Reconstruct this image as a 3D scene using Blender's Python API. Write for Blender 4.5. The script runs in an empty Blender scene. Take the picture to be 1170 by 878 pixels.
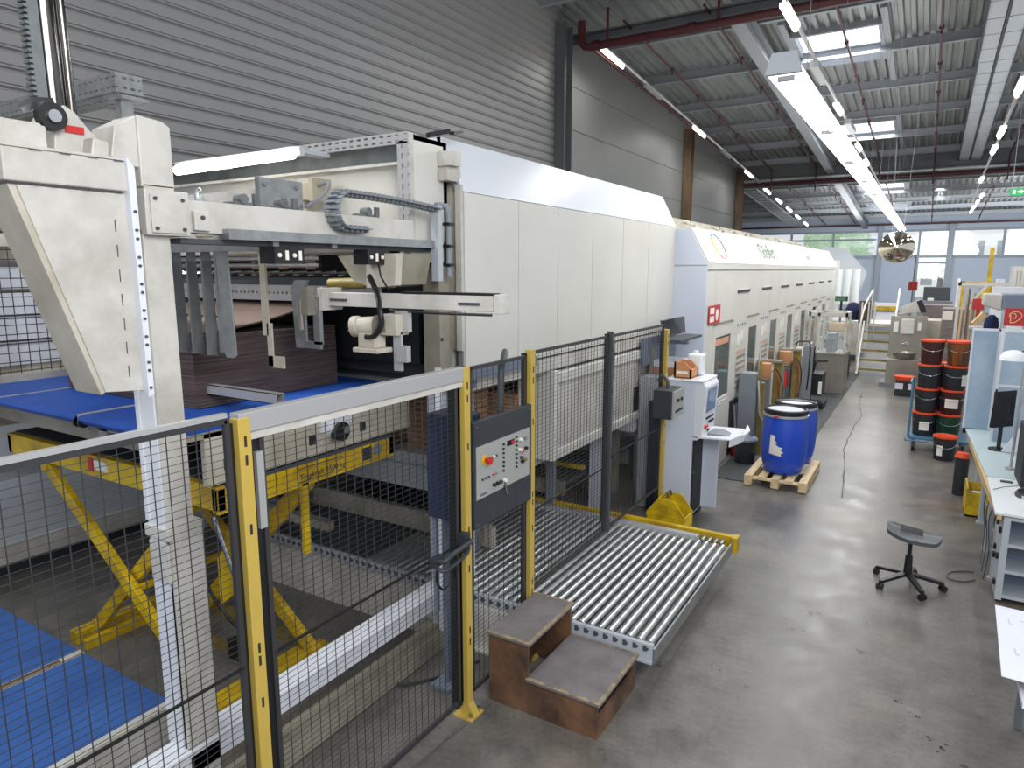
import bpy, bmesh, math, random
from mathutils import Vector, Matrix
random.seed(7)
PI = math.pi
sc = bpy.context.scene
COL = sc.collection

# ------------------------------------------------------------ materials
def lin(c):
    return tuple(((v/255)/12.92 if v/255 <= .04045 else (((v/255)+.055)/1.055)**2.4) for v in c)
def mat(name, c, rough=.5, metal=0., var=0., scale=3., bump=0., emit=0., c2=None, stretch=None, alpha=None, spec=None, coords='Object'):
    m = bpy.data.materials.new(name); m.use_nodes = True
    nt = m.node_tree; b = nt.nodes['Principled BSDF']
    col = lin(c)+(1,)
    b.inputs['Base Color'].default_value = col
    b.inputs['Roughness'].default_value = rough
    b.inputs['Metallic'].default_value = metal
    if spec is not None: b.inputs['Specular IOR Level'].default_value = spec
    if emit:
        b.inputs['Emission Color'].default_value = col; b.inputs['Emission Strength'].default_value = emit
    if alpha is not None: b.inputs['Alpha'].default_value = alpha
    if var or c2 or bump:
        tc = nt.nodes.new('ShaderNodeTexCoord'); mp = nt.nodes.new('ShaderNodeMapping')
        if stretch: mp.inputs['Scale'].default_value = stretch
        nt.links.new(tc.outputs[coords], mp.inputs[0])
        n = nt.nodes.new('ShaderNodeTexNoise'); n.inputs['Scale'].default_value = scale
        n.inputs['Detail'].default_value = 6; n.inputs['Roughness'].default_value = .65
        nt.links.new(mp.outputs[0], n.inputs['Vector'])
        if var or c2:
            r = nt.nodes.new('ShaderNodeValToRGB')
            a = lin(c2) if c2 else tuple(v*(1-var) for v in col[:3])
            r.color_ramp.elements[0].position = .36; r.color_ramp.elements[1].position = .6
            r.color_ramp.elements[0].color = tuple(a)+(1,)
            r.color_ramp.elements[1].color = col
            nt.links.new(n.outputs['Fac'], r.inputs[0]); nt.links.new(r.outputs[0], b.inputs['Base Color'])
        if bump:
            bp = nt.nodes.new('ShaderNodeBump'); bp.inputs['Strength'].default_value = bump; bp.inputs['Distance'].default_value = .01
            nt.links.new(n.outputs['Fac'], bp.inputs['Height']); nt.links.new(bp.outputs[0], b.inputs['Normal'])
    return m

M = {}
M['cream'] = mat('cream_paint', (212,210,202), .32, var=.05, scale=1.5)
M['white'] = mat('white_paint', (222,225,232), .3, var=.03, scale=2)
M['bluewhite'] = mat('blue_white_paint', (205,212,226), .35)
M['beige'] = mat('beige_paint', (196,190,176), .45, c2=(166,158,140), scale=2.2)
M['beige_l'] = mat('light_beige_paint', (204,201,194), .42, c2=(178,174,165), scale=3)
M['beige_d'] = mat('dark_beige_paint', (150,146,130), .5, c2=(124,118,104), scale=3)
M['galv'] = mat('galvanised_steel', (164,167,167), .38, .75, var=.25, scale=9)
M['galv_d'] = mat('dull_galvanised_steel', (124,129,130), .5, .5, var=.3, scale=7)
M['alu'] = mat('aluminium_profile', (190,190,190), .4, .5)
M['steel'] = mat('polished_steel', (205,205,208), .22, 1., var=.15, scale=4)
M['chrome'] = mat('oily_chrome', (120,118,116), .12, 1., c2=(60,56,48), scale=3, stretch=(8,8,.3))
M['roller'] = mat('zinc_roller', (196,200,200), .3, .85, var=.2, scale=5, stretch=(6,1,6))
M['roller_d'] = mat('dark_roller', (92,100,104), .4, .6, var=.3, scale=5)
M['yellow'] = mat('yellow_paint', (222,186,20), .42, c2=(176,142,22), scale=3)
M['postyellow'] = mat('pale_yellow_post_paint', (194,166,78), .45, var=.08, scale=4)
M['binyellow'] = mat('bin_yellow', (226,192,24), .45, c2=(170,140,30), scale=6)
M['black'] = mat('black_plastic', (24,25,27), .45)
M['wire'] = mat('black_wire', (58,58,60), .45, .2)
M['navy'] = mat('dark_blue_paint', (34,44,72), .5)
M['charcoal'] = mat('charcoal_plate', (52,56,62), .5, var=.2, scale=6)
M['panelgrey'] = mat('panel_grey', (160,161,158), .45)
M['blue'] = mat('blue_belt', (30,84,172), .5, c2=(22,66,148), scale=1.3)
M['blue_f'] = mat('blue_felt', (48,94,162), .85, c2=(38,78,142), scale=2)
M['drum'] = mat('blue_drum_plastic', (28,74,190), .33, spec=.6)
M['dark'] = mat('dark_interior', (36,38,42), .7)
M['darkgrey'] = mat('dark_grey_paint', (70,74,78), .55)
M['grey'] = mat('grey_paint', (128,134,140), .5, var=.08, scale=3)
M['bluegrey'] = mat('blue_grey_paint', (112,122,140), .5)
M['lightgrey'] = mat('light_grey_paint', (176,182,188), .45)
M['cardboard'] = mat('dark_brown_board', (104,88,84), .85, c2=(50,41,42), scale=2, stretch=(.6,.6,60))
M['cardtop'] = mat('brown_board_sheet', (84,68,60), .8)
M['cardedge'] = mat('pale_board_edge', (176,160,150), .8)
M['carton'] = mat('pale_carton', (186,148,112), .8, c2=(146,110,84), scale=6, stretch=(1,1,14))
M['box'] = mat('kraft_box', (196,140,96), .8)
M['woodstep'] = mat('stained_plywood', (120,88,64), .5, c2=(70,54,45), scale=3.2)
M['tread'] = mat('worn_tread', (122,117,118), .5, c2=(104,98,98), scale=4)
M['wornedge'] = mat('worn_wood_edge', (170,150,112), .6, c2=(112,100,88), scale=14)
M['orange_pale'] = mat('faded_orange_label', (206,150,124), .6)
M['pallet'] = mat('pallet_wood', (228,206,168), .75, c2=(204,176,132), scale=5, stretch=(3,.6,3))
M['timber'] = mat('light_timber', (206,176,126), .7, var=.1)
M['red'] = mat('red_paint', (196,38,36), .4)
M['orange'] = mat('orange_plastic', (232,84,44), .45)
M['pipe'] = mat('red_pipe_paint', (74,26,30), .45)
M['signred'] = mat('sign_red', (186,40,44), .5)
M['signwhite'] = mat('sign_white', (236,232,222), .5)
M['cream_text'] = mat('sign_line', (232,190,140), .5)
M['green'] = mat('green_lettering', (70,120,84), .5)
M['exit'] = mat('exit_green', (30,150,80), .5, emit=.7)
M['tube'] = mat('fluorescent_tube', (255,252,240), .5, emit=9)
M['tube_w'] = mat('warm_fluorescent_tube', (255,236,200), .5, emit=7)
M['reflector'] = mat('white_reflector', (245,243,235), .4, emit=2.6)
M['clear'] = mat('clear_plastic', (226,232,236), .1, alpha=.14)
M['glass'] = mat('tinted_glass', (96,108,104), .08, alpha=.82, spec=.8)
M['screen'] = mat('lit_screen', (84,112,140), .2, emit=.35)
M['blackscreen'] = mat('black_screen', (26,28,32), .15)
M['bucket'] = mat('black_bucket', (44,48,52), .4)
M['bucket_br'] = mat('brown_bucket', (66,36,34), .4)
M['bucket_gr'] = mat('green_bucket', (22,66,46), .4)
M['bucket_ink'] = mat('ink_streaked_bucket', (62,62,56), .4, c2=(150,84,20), scale=5, stretch=(4,4,.3))
M['paper'] = mat('white_paper', (228,230,240), .8)
M['greypaper'] = mat('printed_grey', (196,200,208), .8)
M['desk'] = mat('desk_white', (224,228,230), .4)
M['deskteal'] = mat('desk_pale_teal', (184,200,202), .4)
M['frost'] = mat('pale_blue_panel', (172,190,206), .5, c2=(150,172,192), scale=2)
M['canister'] = mat('white_canister', (232,236,238), .35)
M['hosered'] = mat('red_hose', (140,40,38), .5)
M['olive'] = mat('olive_paint', (150,134,60), .5, c2=(120,100,50), scale=4)
M['stainless'] = mat('stainless_steel', (168,163,152), .35, .7, var=.12, scale=3)
M['mirror'] = mat('mirror_ball_chrome', (205,196,180), .06, 1.)
M['bluepaint'] = mat('trolley_blue', (72,116,150), .5)
M['jacket'] = mat('navy_cloth', (20,30,66), .9)
M['bark'] = mat('bark', (80,66,52), .9)
M['leaf'] = mat('leaf_green', (176,200,168), .8, c2=(134,168,128), scale=1.2, emit=.45)  # emission and paler green stand in for bright daylight outdoors
M['leaf_p'] = mat('washed_out_leaf', (230,236,226), .8, c2=(206,218,202), scale=1.2, emit=.8)  # near-white colour and glow stand in for washed-out daylight on the trees
M['plaster'] = mat('outside_plaster', (232,232,228), .8, emit=.5)  # emission stands in for daylight on the building
M['asphalt'] = mat('outside_asphalt', (150,150,148), .9)

def floor_mat():
    m = bpy.data.materials.new('stained_concrete'); m.use_nodes = True
    nt = m.node_tree; N = nt.nodes; L = nt.links; b = N['Principled BSDF']
    tc = N.new('ShaderNodeTexCoord')
    def noise(s, d=8, r=.6, st=None):
        mp = N.new('ShaderNodeMapping'); L.new(tc.outputs['Object'], mp.inputs[0])
        if st: mp.inputs['Scale'].default_value = st
        n = N.new('ShaderNodeTexNoise'); n.inputs['Scale'].default_value = s; n.inputs['Detail'].default_value = d
        n.inputs['Roughness'].default_value = r; L.new(mp.outputs[0], n.inputs['Vector']); return n
    def ramp(src, p0, c0, p1, c1):
        r = N.new('ShaderNodeValToRGB'); e = r.color_ramp.elements
        e[0].position = p0; e[0].color = c0; e[1].position = p1; e[1].color = c1
        L.new(src, r.inputs[0]); return r
    def mix(mode, f, a, bb):
        x = N.new('ShaderNodeMixRGB'); x.blend_type = mode
        if isinstance(f, float): x.inputs[0].default_value = f
        else: L.new(f, x.inputs[0])
        L.new(a, x.inputs[1]); L.new(bb, x.inputs[2]); return x
    big = noise(.55, 5, .6); r1 = ramp(big.outputs['Fac'], .35, lin((99,97,94))+(1,), .65, lin((131,128,122))+(1,))
    med = noise(3.2, 10, .75); r2 = ramp(med.outputs['Fac'], .3, (.5,.49,.49,1), .66, (1.1,1.09,1.07,1))
    x = mix('MULTIPLY', 1., r1.outputs[0], r2.outputs[0])
    fine = noise(26, 8, .8); r3 = ramp(fine.outputs['Fac'], .28, (.62,.6,.58,1), .55, (1.05,1.05,1.05,1))
    x2 = mix('MULTIPLY', .8, x.outputs[0], r3.outputs[0])
    tint = noise(.8, 3, .5); r4 = ramp(tint.outputs['Fac'], .55, (0,0,0,1), .75, (.35,.35,.35,1))
    tc2 = N.new('ShaderNodeRGB'); tc2.outputs[0].default_value = lin((140,112,92))+(1,)
    x3 = mix('MIX', r4.outputs[0], x2.outputs[0], tc2.outputs[0])
    wn = noise(.35, 9, .78, (1.0,.22,1)); r5 = ramp(wn.outputs['Fac'], .497, (1,1,1,1), .5, (.5,.48,.46,1))
    e_ = r5.color_ramp.elements.new(.503); e_.color = (1,1,1,1)
    gate = noise(.5, 2, .5); rg = ramp(gate.outputs['Fac'], .5, (0,0,0,1), .6, (.7,.7,.7,1))
    x4 = mix('MULTIPLY', rg.outputs[0], x3.outputs[0], r5.outputs[0])
    spk = noise(5.5, 4, .8, (1,.8,1)); r6 = ramp(spk.outputs['Fac'], .66, (1,1,1,1), .72, (.5,.48,.46,1)); x4 = mix('MULTIPLY', .7, x4.outputs[0], r6.outputs[0])
    L.new(x4.outputs[0], b.inputs['Base Color']); b.inputs['Specular IOR Level'].default_value = .38
    rr = ramp(med.outputs['Fac'], .3, (.24,)*3+(1,), .7, (.5,)*3+(1,)); L.new(rr.outputs[0], b.inputs['Roughness'])
    bp = N.new('ShaderNodeBump'); bp.inputs['Strength'].default_value = .08; L.new(fine.outputs['Fac'], bp.inputs['Height']); L.new(bp.outputs[0], b.inputs['Normal'])
    return m
M['floor'] = floor_mat()
M['rubber'] = mat('dark_rubber_mat', (66,68,70), .75, var=.25, scale=8, bump=.2)
M['rib'] = mat('grey_ribbed_sheet', (140,138,137), .5, var=.06, scale=1)
M['wallflat'] = mat('grey_wall_panel', (122,122,119), .5, var=.08, scale=.6)
M['rust'] = mat('rusty_steel_column', (120,96,72), .6, c2=(84,66,50), scale=2, stretch=(1,1,.3))
M['column'] = mat('grey_steel_column', (96,98,98), .55, .2)
M['deck'] = mat('galvanised_roof_deck', (156,160,158), .42, .45, var=.25, scale=1.2, stretch=(4,.25,1))
M['purlin'] = mat('grey_purlin', (150,154,158), .5, .2)
M['girder'] = mat('dark_grey_girder', (104,106,108), .55, var=.1)
M['backwall'] = mat('blue_grey_wall_panel', (172,182,196), .55)
M['mullion'] = mat('grey_window_frame', (140,148,158), .5)
M['pane'] = mat('window_glass', (230,238,244), .03, alpha=.12)
M['skylight'] = mat('skylight_diffuser', (235,242,255), .5, emit=1.5)
M['radiant'] = mat('radiant_ceiling_panel', (196,202,208), .4, .2)

# ------------------------------------------------------------ mesh builder
class MB:
    def __init__(s): s.v = []; s.f = []; s.mi = []; s.m = 0; s.parts = []
    def add(s, vs, fs):
        o = len(s.v); s.parts.append((o, len(vs), len(s.f), len(s.f)+len(fs))); s.v += [tuple(v) for v in vs]; s.f += [tuple(i+o for i in f) for f in fs]; s.mi += [s.m]*len(fs); return s
    def box(s, x0, x1, y0, y1, z0, z1):
        if x0 > x1: x0, x1 = x1, x0
        if y0 > y1: y0, y1 = y1, y0
        if z0 > z1: z0, z1 = z1, z0
        return s.add([(x0,y0,z0),(x1,y0,z0),(x1,y1,z0),(x0,y1,z0),(x0,y0,z1),(x1,y0,z1),(x1,y1,z1),(x0,y1,z1)],
                     [(0,3,2,1),(4,5,6,7),(0,1,5,4),(1,2,6,5),(2,3,7,6),(3,0,4,7)])
    def bar(s, p, q, w, h=None, up=(0,0,1)):
        h = h or w; p = Vector(p); q = Vector(q); d = (q-p).normalized(); u = Vector(up)
        if abs(d.dot(u)) > .98: u = Vector((0,1,0)) if abs(d.y) < .9 else Vector((1,0,0))
        a = d.cross(u).normalized()*w/2; b = a.cross(d).normalized()*h/2
        vs = [e+i*a+j*b for e in (p,q) for i,j in ((-1,-1),(1,-1),(1,1),(-1,1))]
        return s.add(vs, [(3,2,1,0),(4,5,6,7),(0,1,5,4),(1,2,6,5),(2,3,7,6),(3,0,4,7)])
    def cyl(s, p, q, r0, r1=None, n=16, cap=True):
        r1 = r0 if r1 is None else r1; p = Vector(p); q = Vector(q); d = (q-p).normalized()
        u = Vector((0,0,1)) if abs(d.z) < .9 else Vector((1,0,0)); a = d.cross(u).normalized(); b = d.cross(a).normalized()
        vs = [e+r*(math.cos(2*PI*i/n)*a+math.sin(2*PI*i/n)*b) for e,r in ((p,r0),(q,r1)) for i in range(n)]
        fs = [(i,(i+1)%n,n+(i+1)%n,n+i) for i in range(n)]
        if cap: fs += [tuple(range(n))[::-1], tuple(range(n,2*n))]
        return s.add(vs, fs)
    def tube(s, pts, r, n=8):
        pts = [Vector(p) for p in pts]; rings = []; ref = None
        if len(pts) >= 4 and r < .03:      # smooth bends for hoses and cables
            e = [pts[0]]+pts+[pts[-1]]; out = []
            for i in range(1, len(e)-2):
                a, b_, c, d_ = e[i-1], e[i], e[i+1], e[i+2]
                for k in range(4):
                    u = k/4; out.append(.5*((2*b_)+(c-a)*u+(2*a-5*b_+4*c-d_)*u*u+(3*b_-a-3*c+d_)*u**3))
            pts = [p for i, p in enumerate(out+[pts[-1]]) if i == 0 or (p-(out+[pts[-1]])[i-1]).length > 1e-5]
        for i, p in enumerate(pts):
            d = (pts[min(i+1,len(pts)-1)]-pts[max(i-1,0)]).normalized()
            if ref is None:
                u = Vector((0,0,1)) if abs(d.z) < .9 else Vector((1,0,0)); ref = d.cross(u).normalized()
            ref = (ref-d*ref.dot(d)).normalized(); b = d.cross(ref)
            rings += [p+r*(math.cos(2*PI*k/n)*ref+math.sin(2*PI*k/n)*b) for k in range(n)]
        fs = [(i*n+k, i*n+(k+1)%n, (i+1)*n+(k+1)%n, (i+1)*n+k) for i in range(len(pts)-1) for k in range(n)]
        fs += [tuple(range(n))[::-1], tuple(range((len(pts)-1)*n, len(pts)*n))]
        return s.add(rings, fs)
    def lathe(s, c, prof, n=28):
        c = Vector(c); vs = [c+Vector((r*math.cos(2*PI*k/n), r*math.sin(2*PI*k/n), z)) for r,z in prof for k in range(n)]
        fs = [(i*n+k, i*n+(k+1)%n, (i+1)*n+(k+1)%n, (i+1)*n+k) for i in range(len(prof)-1) for k in range(n)]
        return s.add(vs, fs)
    def prism(s, poly, ext):
        n = len(poly); e = Vector(ext); a = [Vector(p) for p in poly]
        return s.add(a+[p+e for p in a], [tuple(range(n))[::-1], tuple(range(n,2*n))]+[(i,(i+1)%n,n+(i+1)%n,n+i) for i in range(n)])
    def sphere(s, c, r, n=24, m=14, sz=1.):
        return s.lathe(c, [(max(r*math.sin(PI*i/m), .0004), -r*sz*math.cos(PI*i/m)) for i in range(m+1)], n)
    def perf(s, p0, du, dv, nu, nv, hu, hv, t):
        # perforated sheet: strips around slots. p0 corner, du/dv full vectors, t thickness vector
        p0 = Vector(p0); du = Vector(du); dv = Vector(dv); t = Vector(t)
        cu = du/nu; cv = dv/nv
        def quad(a, u, v): s.prism([a, a+u, a+u+v, a+v], t)
        for j in range(nv):
            quad(p0+cv*j, du, cv*((1-hv)/2)); quad(p0+cv*(j+(1+hv)/2), du, cv*((1-hv)/2))
            for i in range(nu):
                b = p0+cv*(j+(1-hv)/2)+cu*i
                quad(b, cu*(1-hu), cv*hv)
        return s

def build(name, mb, m, parent=None, smooth=None, bevel=0):
    me = bpy.data.meshes.new(name); me.from_pydata(mb.v, [], mb.f); me.update()
    ms = m if isinstance(m, (list, tuple)) else [m]
    for k in ms: me.materials.append(M[k] if isinstance(k, str) else k)
    if len(ms) > 1: me.polygons.foreach_set('material_index', mb.mi)
    bm = bmesh.new(); bm.from_mesh(me); bmesh.ops.recalc_face_normals(bm, faces=bm.faces); bm.to_mesh(me); bm.free()
    o = bpy.data.objects.new(name, me); COL.objects.link(o)
    if smooth:
        me.shade_smooth(); 
        md = me.attributes.get('sharp_edge')
        try: me.set_sharp_from_angle(angle=math.radians(smooth))
        except Exception: pass
    if bevel:
        b = o.modifiers.new('bevel', 'BEVEL'); b.width = bevel; b.segments = 2; b.limit_method = 'ANGLE'
    if parent is not None:
        o.parent = parent
        o.location = -Vector(parent_origin(parent))
    return o
ORI = {}
def parent_origin(p):
    o = Vector((0,0,0))
    while p is not None:
        o = o + Vector(p.location); p = p.parent
    return o
def thing(name, loc, label, cat, group=None):
    o = bpy.data.objects.new(name, None); COL.objects.link(o); o.location = loc; o.empty_display_size = .1
    return tag(o, label, cat, group)
def tag(o, label=None, cat=None, group=None, kind=None):
    if label: o['label'] = label
    if cat: o['category'] = cat
    if group: o['group'] = group
    if kind: o['kind'] = kind
    return o
def solo(name, mb, m, label, cat, group=None, smooth=None, bevel=0):
    # one-mesh thing: put its origin at its own base
    xs = [v[0] for v in mb.v]; ys = [v[1] for v in mb.v]; zs = [v[2] for v in mb.v]
    c = Vector(((min(xs)+max(xs))/2, (min(ys)+max(ys))/2, min(zs)))
    mb.v = [tuple(Vector(v)-c) for v in mb.v]
    o = build(name, mb, m, None, smooth, bevel); o.location = c
    return tag(o, label, cat, group)
def struct(name, mb, m, smooth=None, **k):
    return tag(build(name, mb, m, None, smooth), kind='structure')
NOSPLIT = {'floor_mark','floor_crack','wire_mesh','print','small_print','lettering','perforated_frame','perforated_bar','tray','tray_bottom','rib','foliage','ring_emblem','roof_equipment','seat_groove','pictogram','panelling','deck','panel_strip','ladder','hose_symbol','diagonal_roller','button','orange_tag','white_label','blue_indicator','cooling_fins','fan_grille','keypad','truss','toothed_rack','slot','sticker','chain_roller','vent','hanger'}
def islands(mb):
    # pieces of a part that do not touch each other become objects of their own
    bb = []
    for o, n, f0, f1 in mb.parts:
        vs = mb.v[o:o+n]; bb.append([min(v[i] for v in vs)-.002 for i in range(3)]+[max(v[i] for v in vs)+.002 for i in range(3)])
    par = list(range(len(bb)))
    def find(i):
        while par[i] != i: i = par[i]
        return i
    for i in range(len(bb)):
        for j in range(i):
            if all(bb[i][k] <= bb[j][k+3] and bb[j][k] <= bb[i][k+3] for k in range(3)): par[find(i)] = find(j)
    g = {}
    for i in range(len(bb)): g.setdefault(find(i), []).append(i)
    out = []
    for ids in g.values():
        q = MB()
        for i in ids:
            o, n, f0, f1 = mb.parts[i]; q.add(mb.v[o:o+n], [tuple(a-o for a in f) for f in mb.f[f0:f1]])
        out.append(q)
    return out
def part(name, mb, m, parent, smooth=None, bevel=0, label=None):
    if name not in NOSPLIT and 1 < len(mb.parts) <= 130:
        isl = islands(mb)
        if 1 < len(isl) <= 60:
            os_ = [build(name, q, m, parent, smooth, bevel) for q in isl]
            if label:
                for o in os_: o['label'] = label
            return os_[0]
    o = build(name, mb, m, parent, smooth, bevel)
    if label: o['label'] = label
    return o
def copy_tree(o, parent=None, off=None):
    c = o.copy(); COL.objects.link(c); c.parent = parent
    if off is not None: c.location = Vector(o.location)+Vector(off)
    for ch in list(o.children): copy_tree(ch, c)
    return c
def text_mesh(name, txt, size, m, parent, loc, xdir, ydir, thick=.001):
    cu = bpy.data.curves.new(name, 'FONT'); cu.body = txt; cu.size = size; cu.extrude = thick
    tmp = bpy.data.objects.new(name, cu); COL.objects.link(tmp)
    dg = bpy.context.evaluated_depsgraph_get()
    me = bpy.data.meshes.new_from_object(tmp.evaluated_get(dg)); bpy.data.objects.remove(tmp)
    me.materials.clear(); me.materials.append(M[m])
    x = Vector(xdir).normalized(); y = Vector(ydir).normalized(); z = x.cross(y)
    mw = Matrix((x, y, z)).transposed().to_4x4(); mw.translation = Vector(loc)
    me.transform(mw)
    o = bpy.data.objects.new(name, me); COL.objects.link(o)
    if parent is not None: o.parent = parent; o.location = -parent_origin(parent)
    return o

# ============================================================ SETTING
RZ = lambda y: 10.45-.07*y            # underside of the sloping roof deck
struct('floor', MB().box(-16, 12, -6, 58, -.1, 0), 'floor')
CRACK = [(-1.16, 17.79), (-1.1, 16.34), (-0.95, 15.07), (-0.99, 13.95), (-0.99, 12.93), (-0.97, 11.92), (-0.88, 11.09), (-0.73, 9.32)]
JOINT = [(-2.36, 2.73), (-2.29, 3.47)]
SCUFF = [(0.06, 4.94, 4, 0.015), (0.16, 4.83, 5, 0.02), (0.23, 4.63, 4, 0.015), (0.32, 4.53, 6, 0.02), (0.41, 4.43, 4, 0.02), (-0.69, 6.29, 4, 0.03), (-0.61, 5.96, 5, 0.03), (-0.72, 5.56, 4, 0.03), (-0.45, 5.8, 5, 0.03), (0.1, 3.2, 6, 0.35), (-0.6, 4.6, 9, 0.5), (-1.0, 9.5, 5, 0.5), (-0.3, 7.5, 5, 0.5)]
fl = bpy.data.objects['floor']
def ribbon(b, pts, w, z=.0015):
    rnd = random.Random(3); P_ = []
    for i in range(len(pts)-1):
        for k in range(5):
            u = k/5; P_.append((pts[i][0]*(1-u)+pts[i+1][0]*u+rnd.uniform(-.012,.012), pts[i][1]*(1-u)+pts[i+1][1]*u))
    P_.append(pts[-1])
    for i in range(len(P_)-1):
        (x0,y0),(x1,y1) = P_[i],P_[i+1]; d = Vector((x1-x0,y1-y0,0)).normalized(); n = Vector((-d.y,d.x,0))*w*rnd.uniform(.5,1)/2
        b.add([Vector((x0,y0,z))-n, Vector((x1,y1,z))-n, Vector((x1,y1,z))+n, Vector((x0,y0,z))+n], [(0,1,2,3)])
M['crack'] = mat('crack_dark', (84,78,72), .8)
b = MB(); ribbon(b, CRACK, .02); part('floor_crack', b, 'crack', fl)
b = MB(); ribbon(b, JOINT, .012); part('floor_joint', b, 'crack', fl)
M['scuff'] = mat('black_scuff', (58,54,50), .7)
b = MB(); rnd_ = random.Random(11)
for (x, y, n, s_) in SCUFF:
    for k in range(n):
        cx, cy = x+rnd_.gauss(0,s_), y+rnd_.gauss(0,s_); m_ = 7; r = rnd_.uniform(.004,.012)
        b.add([(cx+r*rnd_.uniform(.5,1.4)*math.cos(q*2*PI/m_), cy+r*rnd_.uniform(.5,1.2)*math.sin(q*2*PI/m_), .0015) for q in range(m_)], [tuple(range(m_))])
part('floor_mark', b, 'scuff', fl)
b = MB(); b.box(-60, 60, 58.3, 140, -.2, -.12); struct('ground', b, 'asphalt')
# left wall: ribbed near part, flat cassette panels beyond the first column
b = MB(); z = 0; zp = .30
b.box(-8.75, -8.62, -6, 16.3, 0, 11)
while z < 10.9:
    b.prism([(-8.62,-6,z+.012),(-8.585,-6,z+.03),(-8.585,-6,z+.048),(-8.6,-6,z+.055),(-8.585,-6,z+.062),(-8.585,-6,z+.182),(-8.62,-6,z+.2)], (0,22.3,0)); z += .2
w = struct('wall_left', b, 'rib')
b = MB(); b.box(-8.8, -8.62, 16.3, 35.6, 0, 10)
for k in range(9):
    b.box(-8.62, -8.6, 16.5, 35.6, k*1.1+.02, k*1.1+1.08)
part('panelling', b, 'wallflat', w)
# return wall beyond the last column and the far left side
struct('wall_left_far', MB().box(-14.2, -14, 35.6, 57, 0, 8), 'wallflat')
struct('wall_return', MB().box(-14, -8.6, 35.5, 35.65, 0, 8.5), 'wallflat')
# right and rear hall walls with high window bands (outside the picture)
for k, (yc, m_) in enumerate(((16.35,'column'),(27.0,'rust'),(35.4,'rust'))):
    c = MB(); c.box(-8.58, -8.3, yc-.22, yc-.2, 0, RZ(yc)-.35); c.box(-8.58, -8.3, yc+.2, yc+.22, 0, RZ(yc)-.35); c.box(-8.46, -8.44, yc-.2, yc+.2, 0, RZ(yc)-.35)
    c.box(-8.6, -8.28, yc-.24, yc+.24, 0, .03)
    if k == 0:
        for q in range(40): c.cyl((-8.3, yc-.3, 4.5+q*.13), (-8.26, yc-.3, 4.5+q*.13), .02, n=6)
    tag(part('steel_column', c, m_, w))
# roof deck: trapezoidal ribs along the hall, one sheet per purlin bay
b = MB(); per = .27
prof = []
x = -14.2
while x < 13:
    prof += [(x,0),(x+.1,0),(x+.13,.09),(x+.24,.09)]; x += per
def deck_sheet(b, y0, y1, x0=-14.2, x1=13, skip=()):
    pts = [p for p in prof if x0 <= p[0] <= x1]
    vs = []; 
    for (px,pz) in pts: vs += [(px,y0,RZ(y0)+pz),(px,y1,RZ(y1)+pz)]
    fs = []
    for i in range(len(pts)-1):
        xm = (pts[i][0]+pts[i+1][0])/2
        if any(a <= xm <= c for a,c in skip): continue
        fs.append((2*i,2*i+1,2*i+3,2*i+2))
    b.add(vs, fs)
PUR = [-4.0+3.22*k for k in range(20)]
sky = [(-3.64,-1.68,20.3,22.7),(-3.64,-1.68,29.5,31.8),(-3.64,-1.68,42.2,44.6),(-3.64,-1.68,50,52),(4.4,6.4,20.3,22.7),(4.4,6.4,29.5,31.8),(-3.64,-1.68,8.3,10.7)]
deck_sheet(b, -6, 8.3)
ys = sorted({8.3, 57.0} | {v for s_ in sky for v in s_[2:]})
for a, c in zip(ys[:-1], ys[1:]):
    deck_sheet(b, a, c, skip=[(s_[0],s_[1]) for s_ in sky if s_[2] <= a and s_[3] >= c])
ceil = struct('ceiling', b, 'deck')
b = MB(); b.box(-14.2, 13, -6, 57, 11.05, 11.1)
for k, y in enumerate(PUR):
    if y > 56: break
    z = RZ(y); p = MB(); p.box(-14, 12, y-.07, y+.07, z-.02, z-.04); p.box(-14, 12, y-.01, y+.01, z-.26, z-.02); p.box(-14, 12, y-.07, y+.07, z-.28, z-.26)
    part('purlin', p, 'purlin', ceil)
for y in (17.0, 35.6):   # cross girders on the columns
    z = RZ(y); p = MB(); p.box(-14, 12, y-.15, y+.15, z-.42, z-.38); zb = .62 if y < 30 else 1.1
    p.box(-14, 12, y-.02, y+.02, z-zb, z-.4); p.box(-14, 12, y-.18, y+.18, z-zb-.04, z-zb+.02)
    if y > 30: p.box(-14, 12, y-.12, y-.05, z-zb, z-.05)
    part('girder', p, 'girder', ceil)
p = MB(); y0, y1 = 17, 56.5   # long beam in the hall direction
for (a, c) in ((-4.5,-4.18),):
    p.prism([(a,y0,RZ(y0)-.3),(c,y0,RZ(y0)-.3),(c,y0,RZ(y0)-.36),(a,y0,RZ(y0)-.36)], (0,y1-y0,RZ(y1)-RZ(y0)))
    p.prism([(a+.14,y0,RZ(y0)-.3),(c-.14,y0,RZ(y0)-.3),(c-.14,y0,RZ(y0)-.72),(a+.14,y0,RZ(y0)-.72)], (0,y1-y0,RZ(y1)-RZ(y0)))
    p.prism([(a,y0,RZ(y0)-.7),(c,y0,RZ(y0)-.7),(c,y0,RZ(y0)-.75),(a,y0,RZ(y0)-.75)], (0,y1-y0,RZ(y1)-RZ(y0)))
part('ridge_beam', p, 'purlin', ceil)
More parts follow.
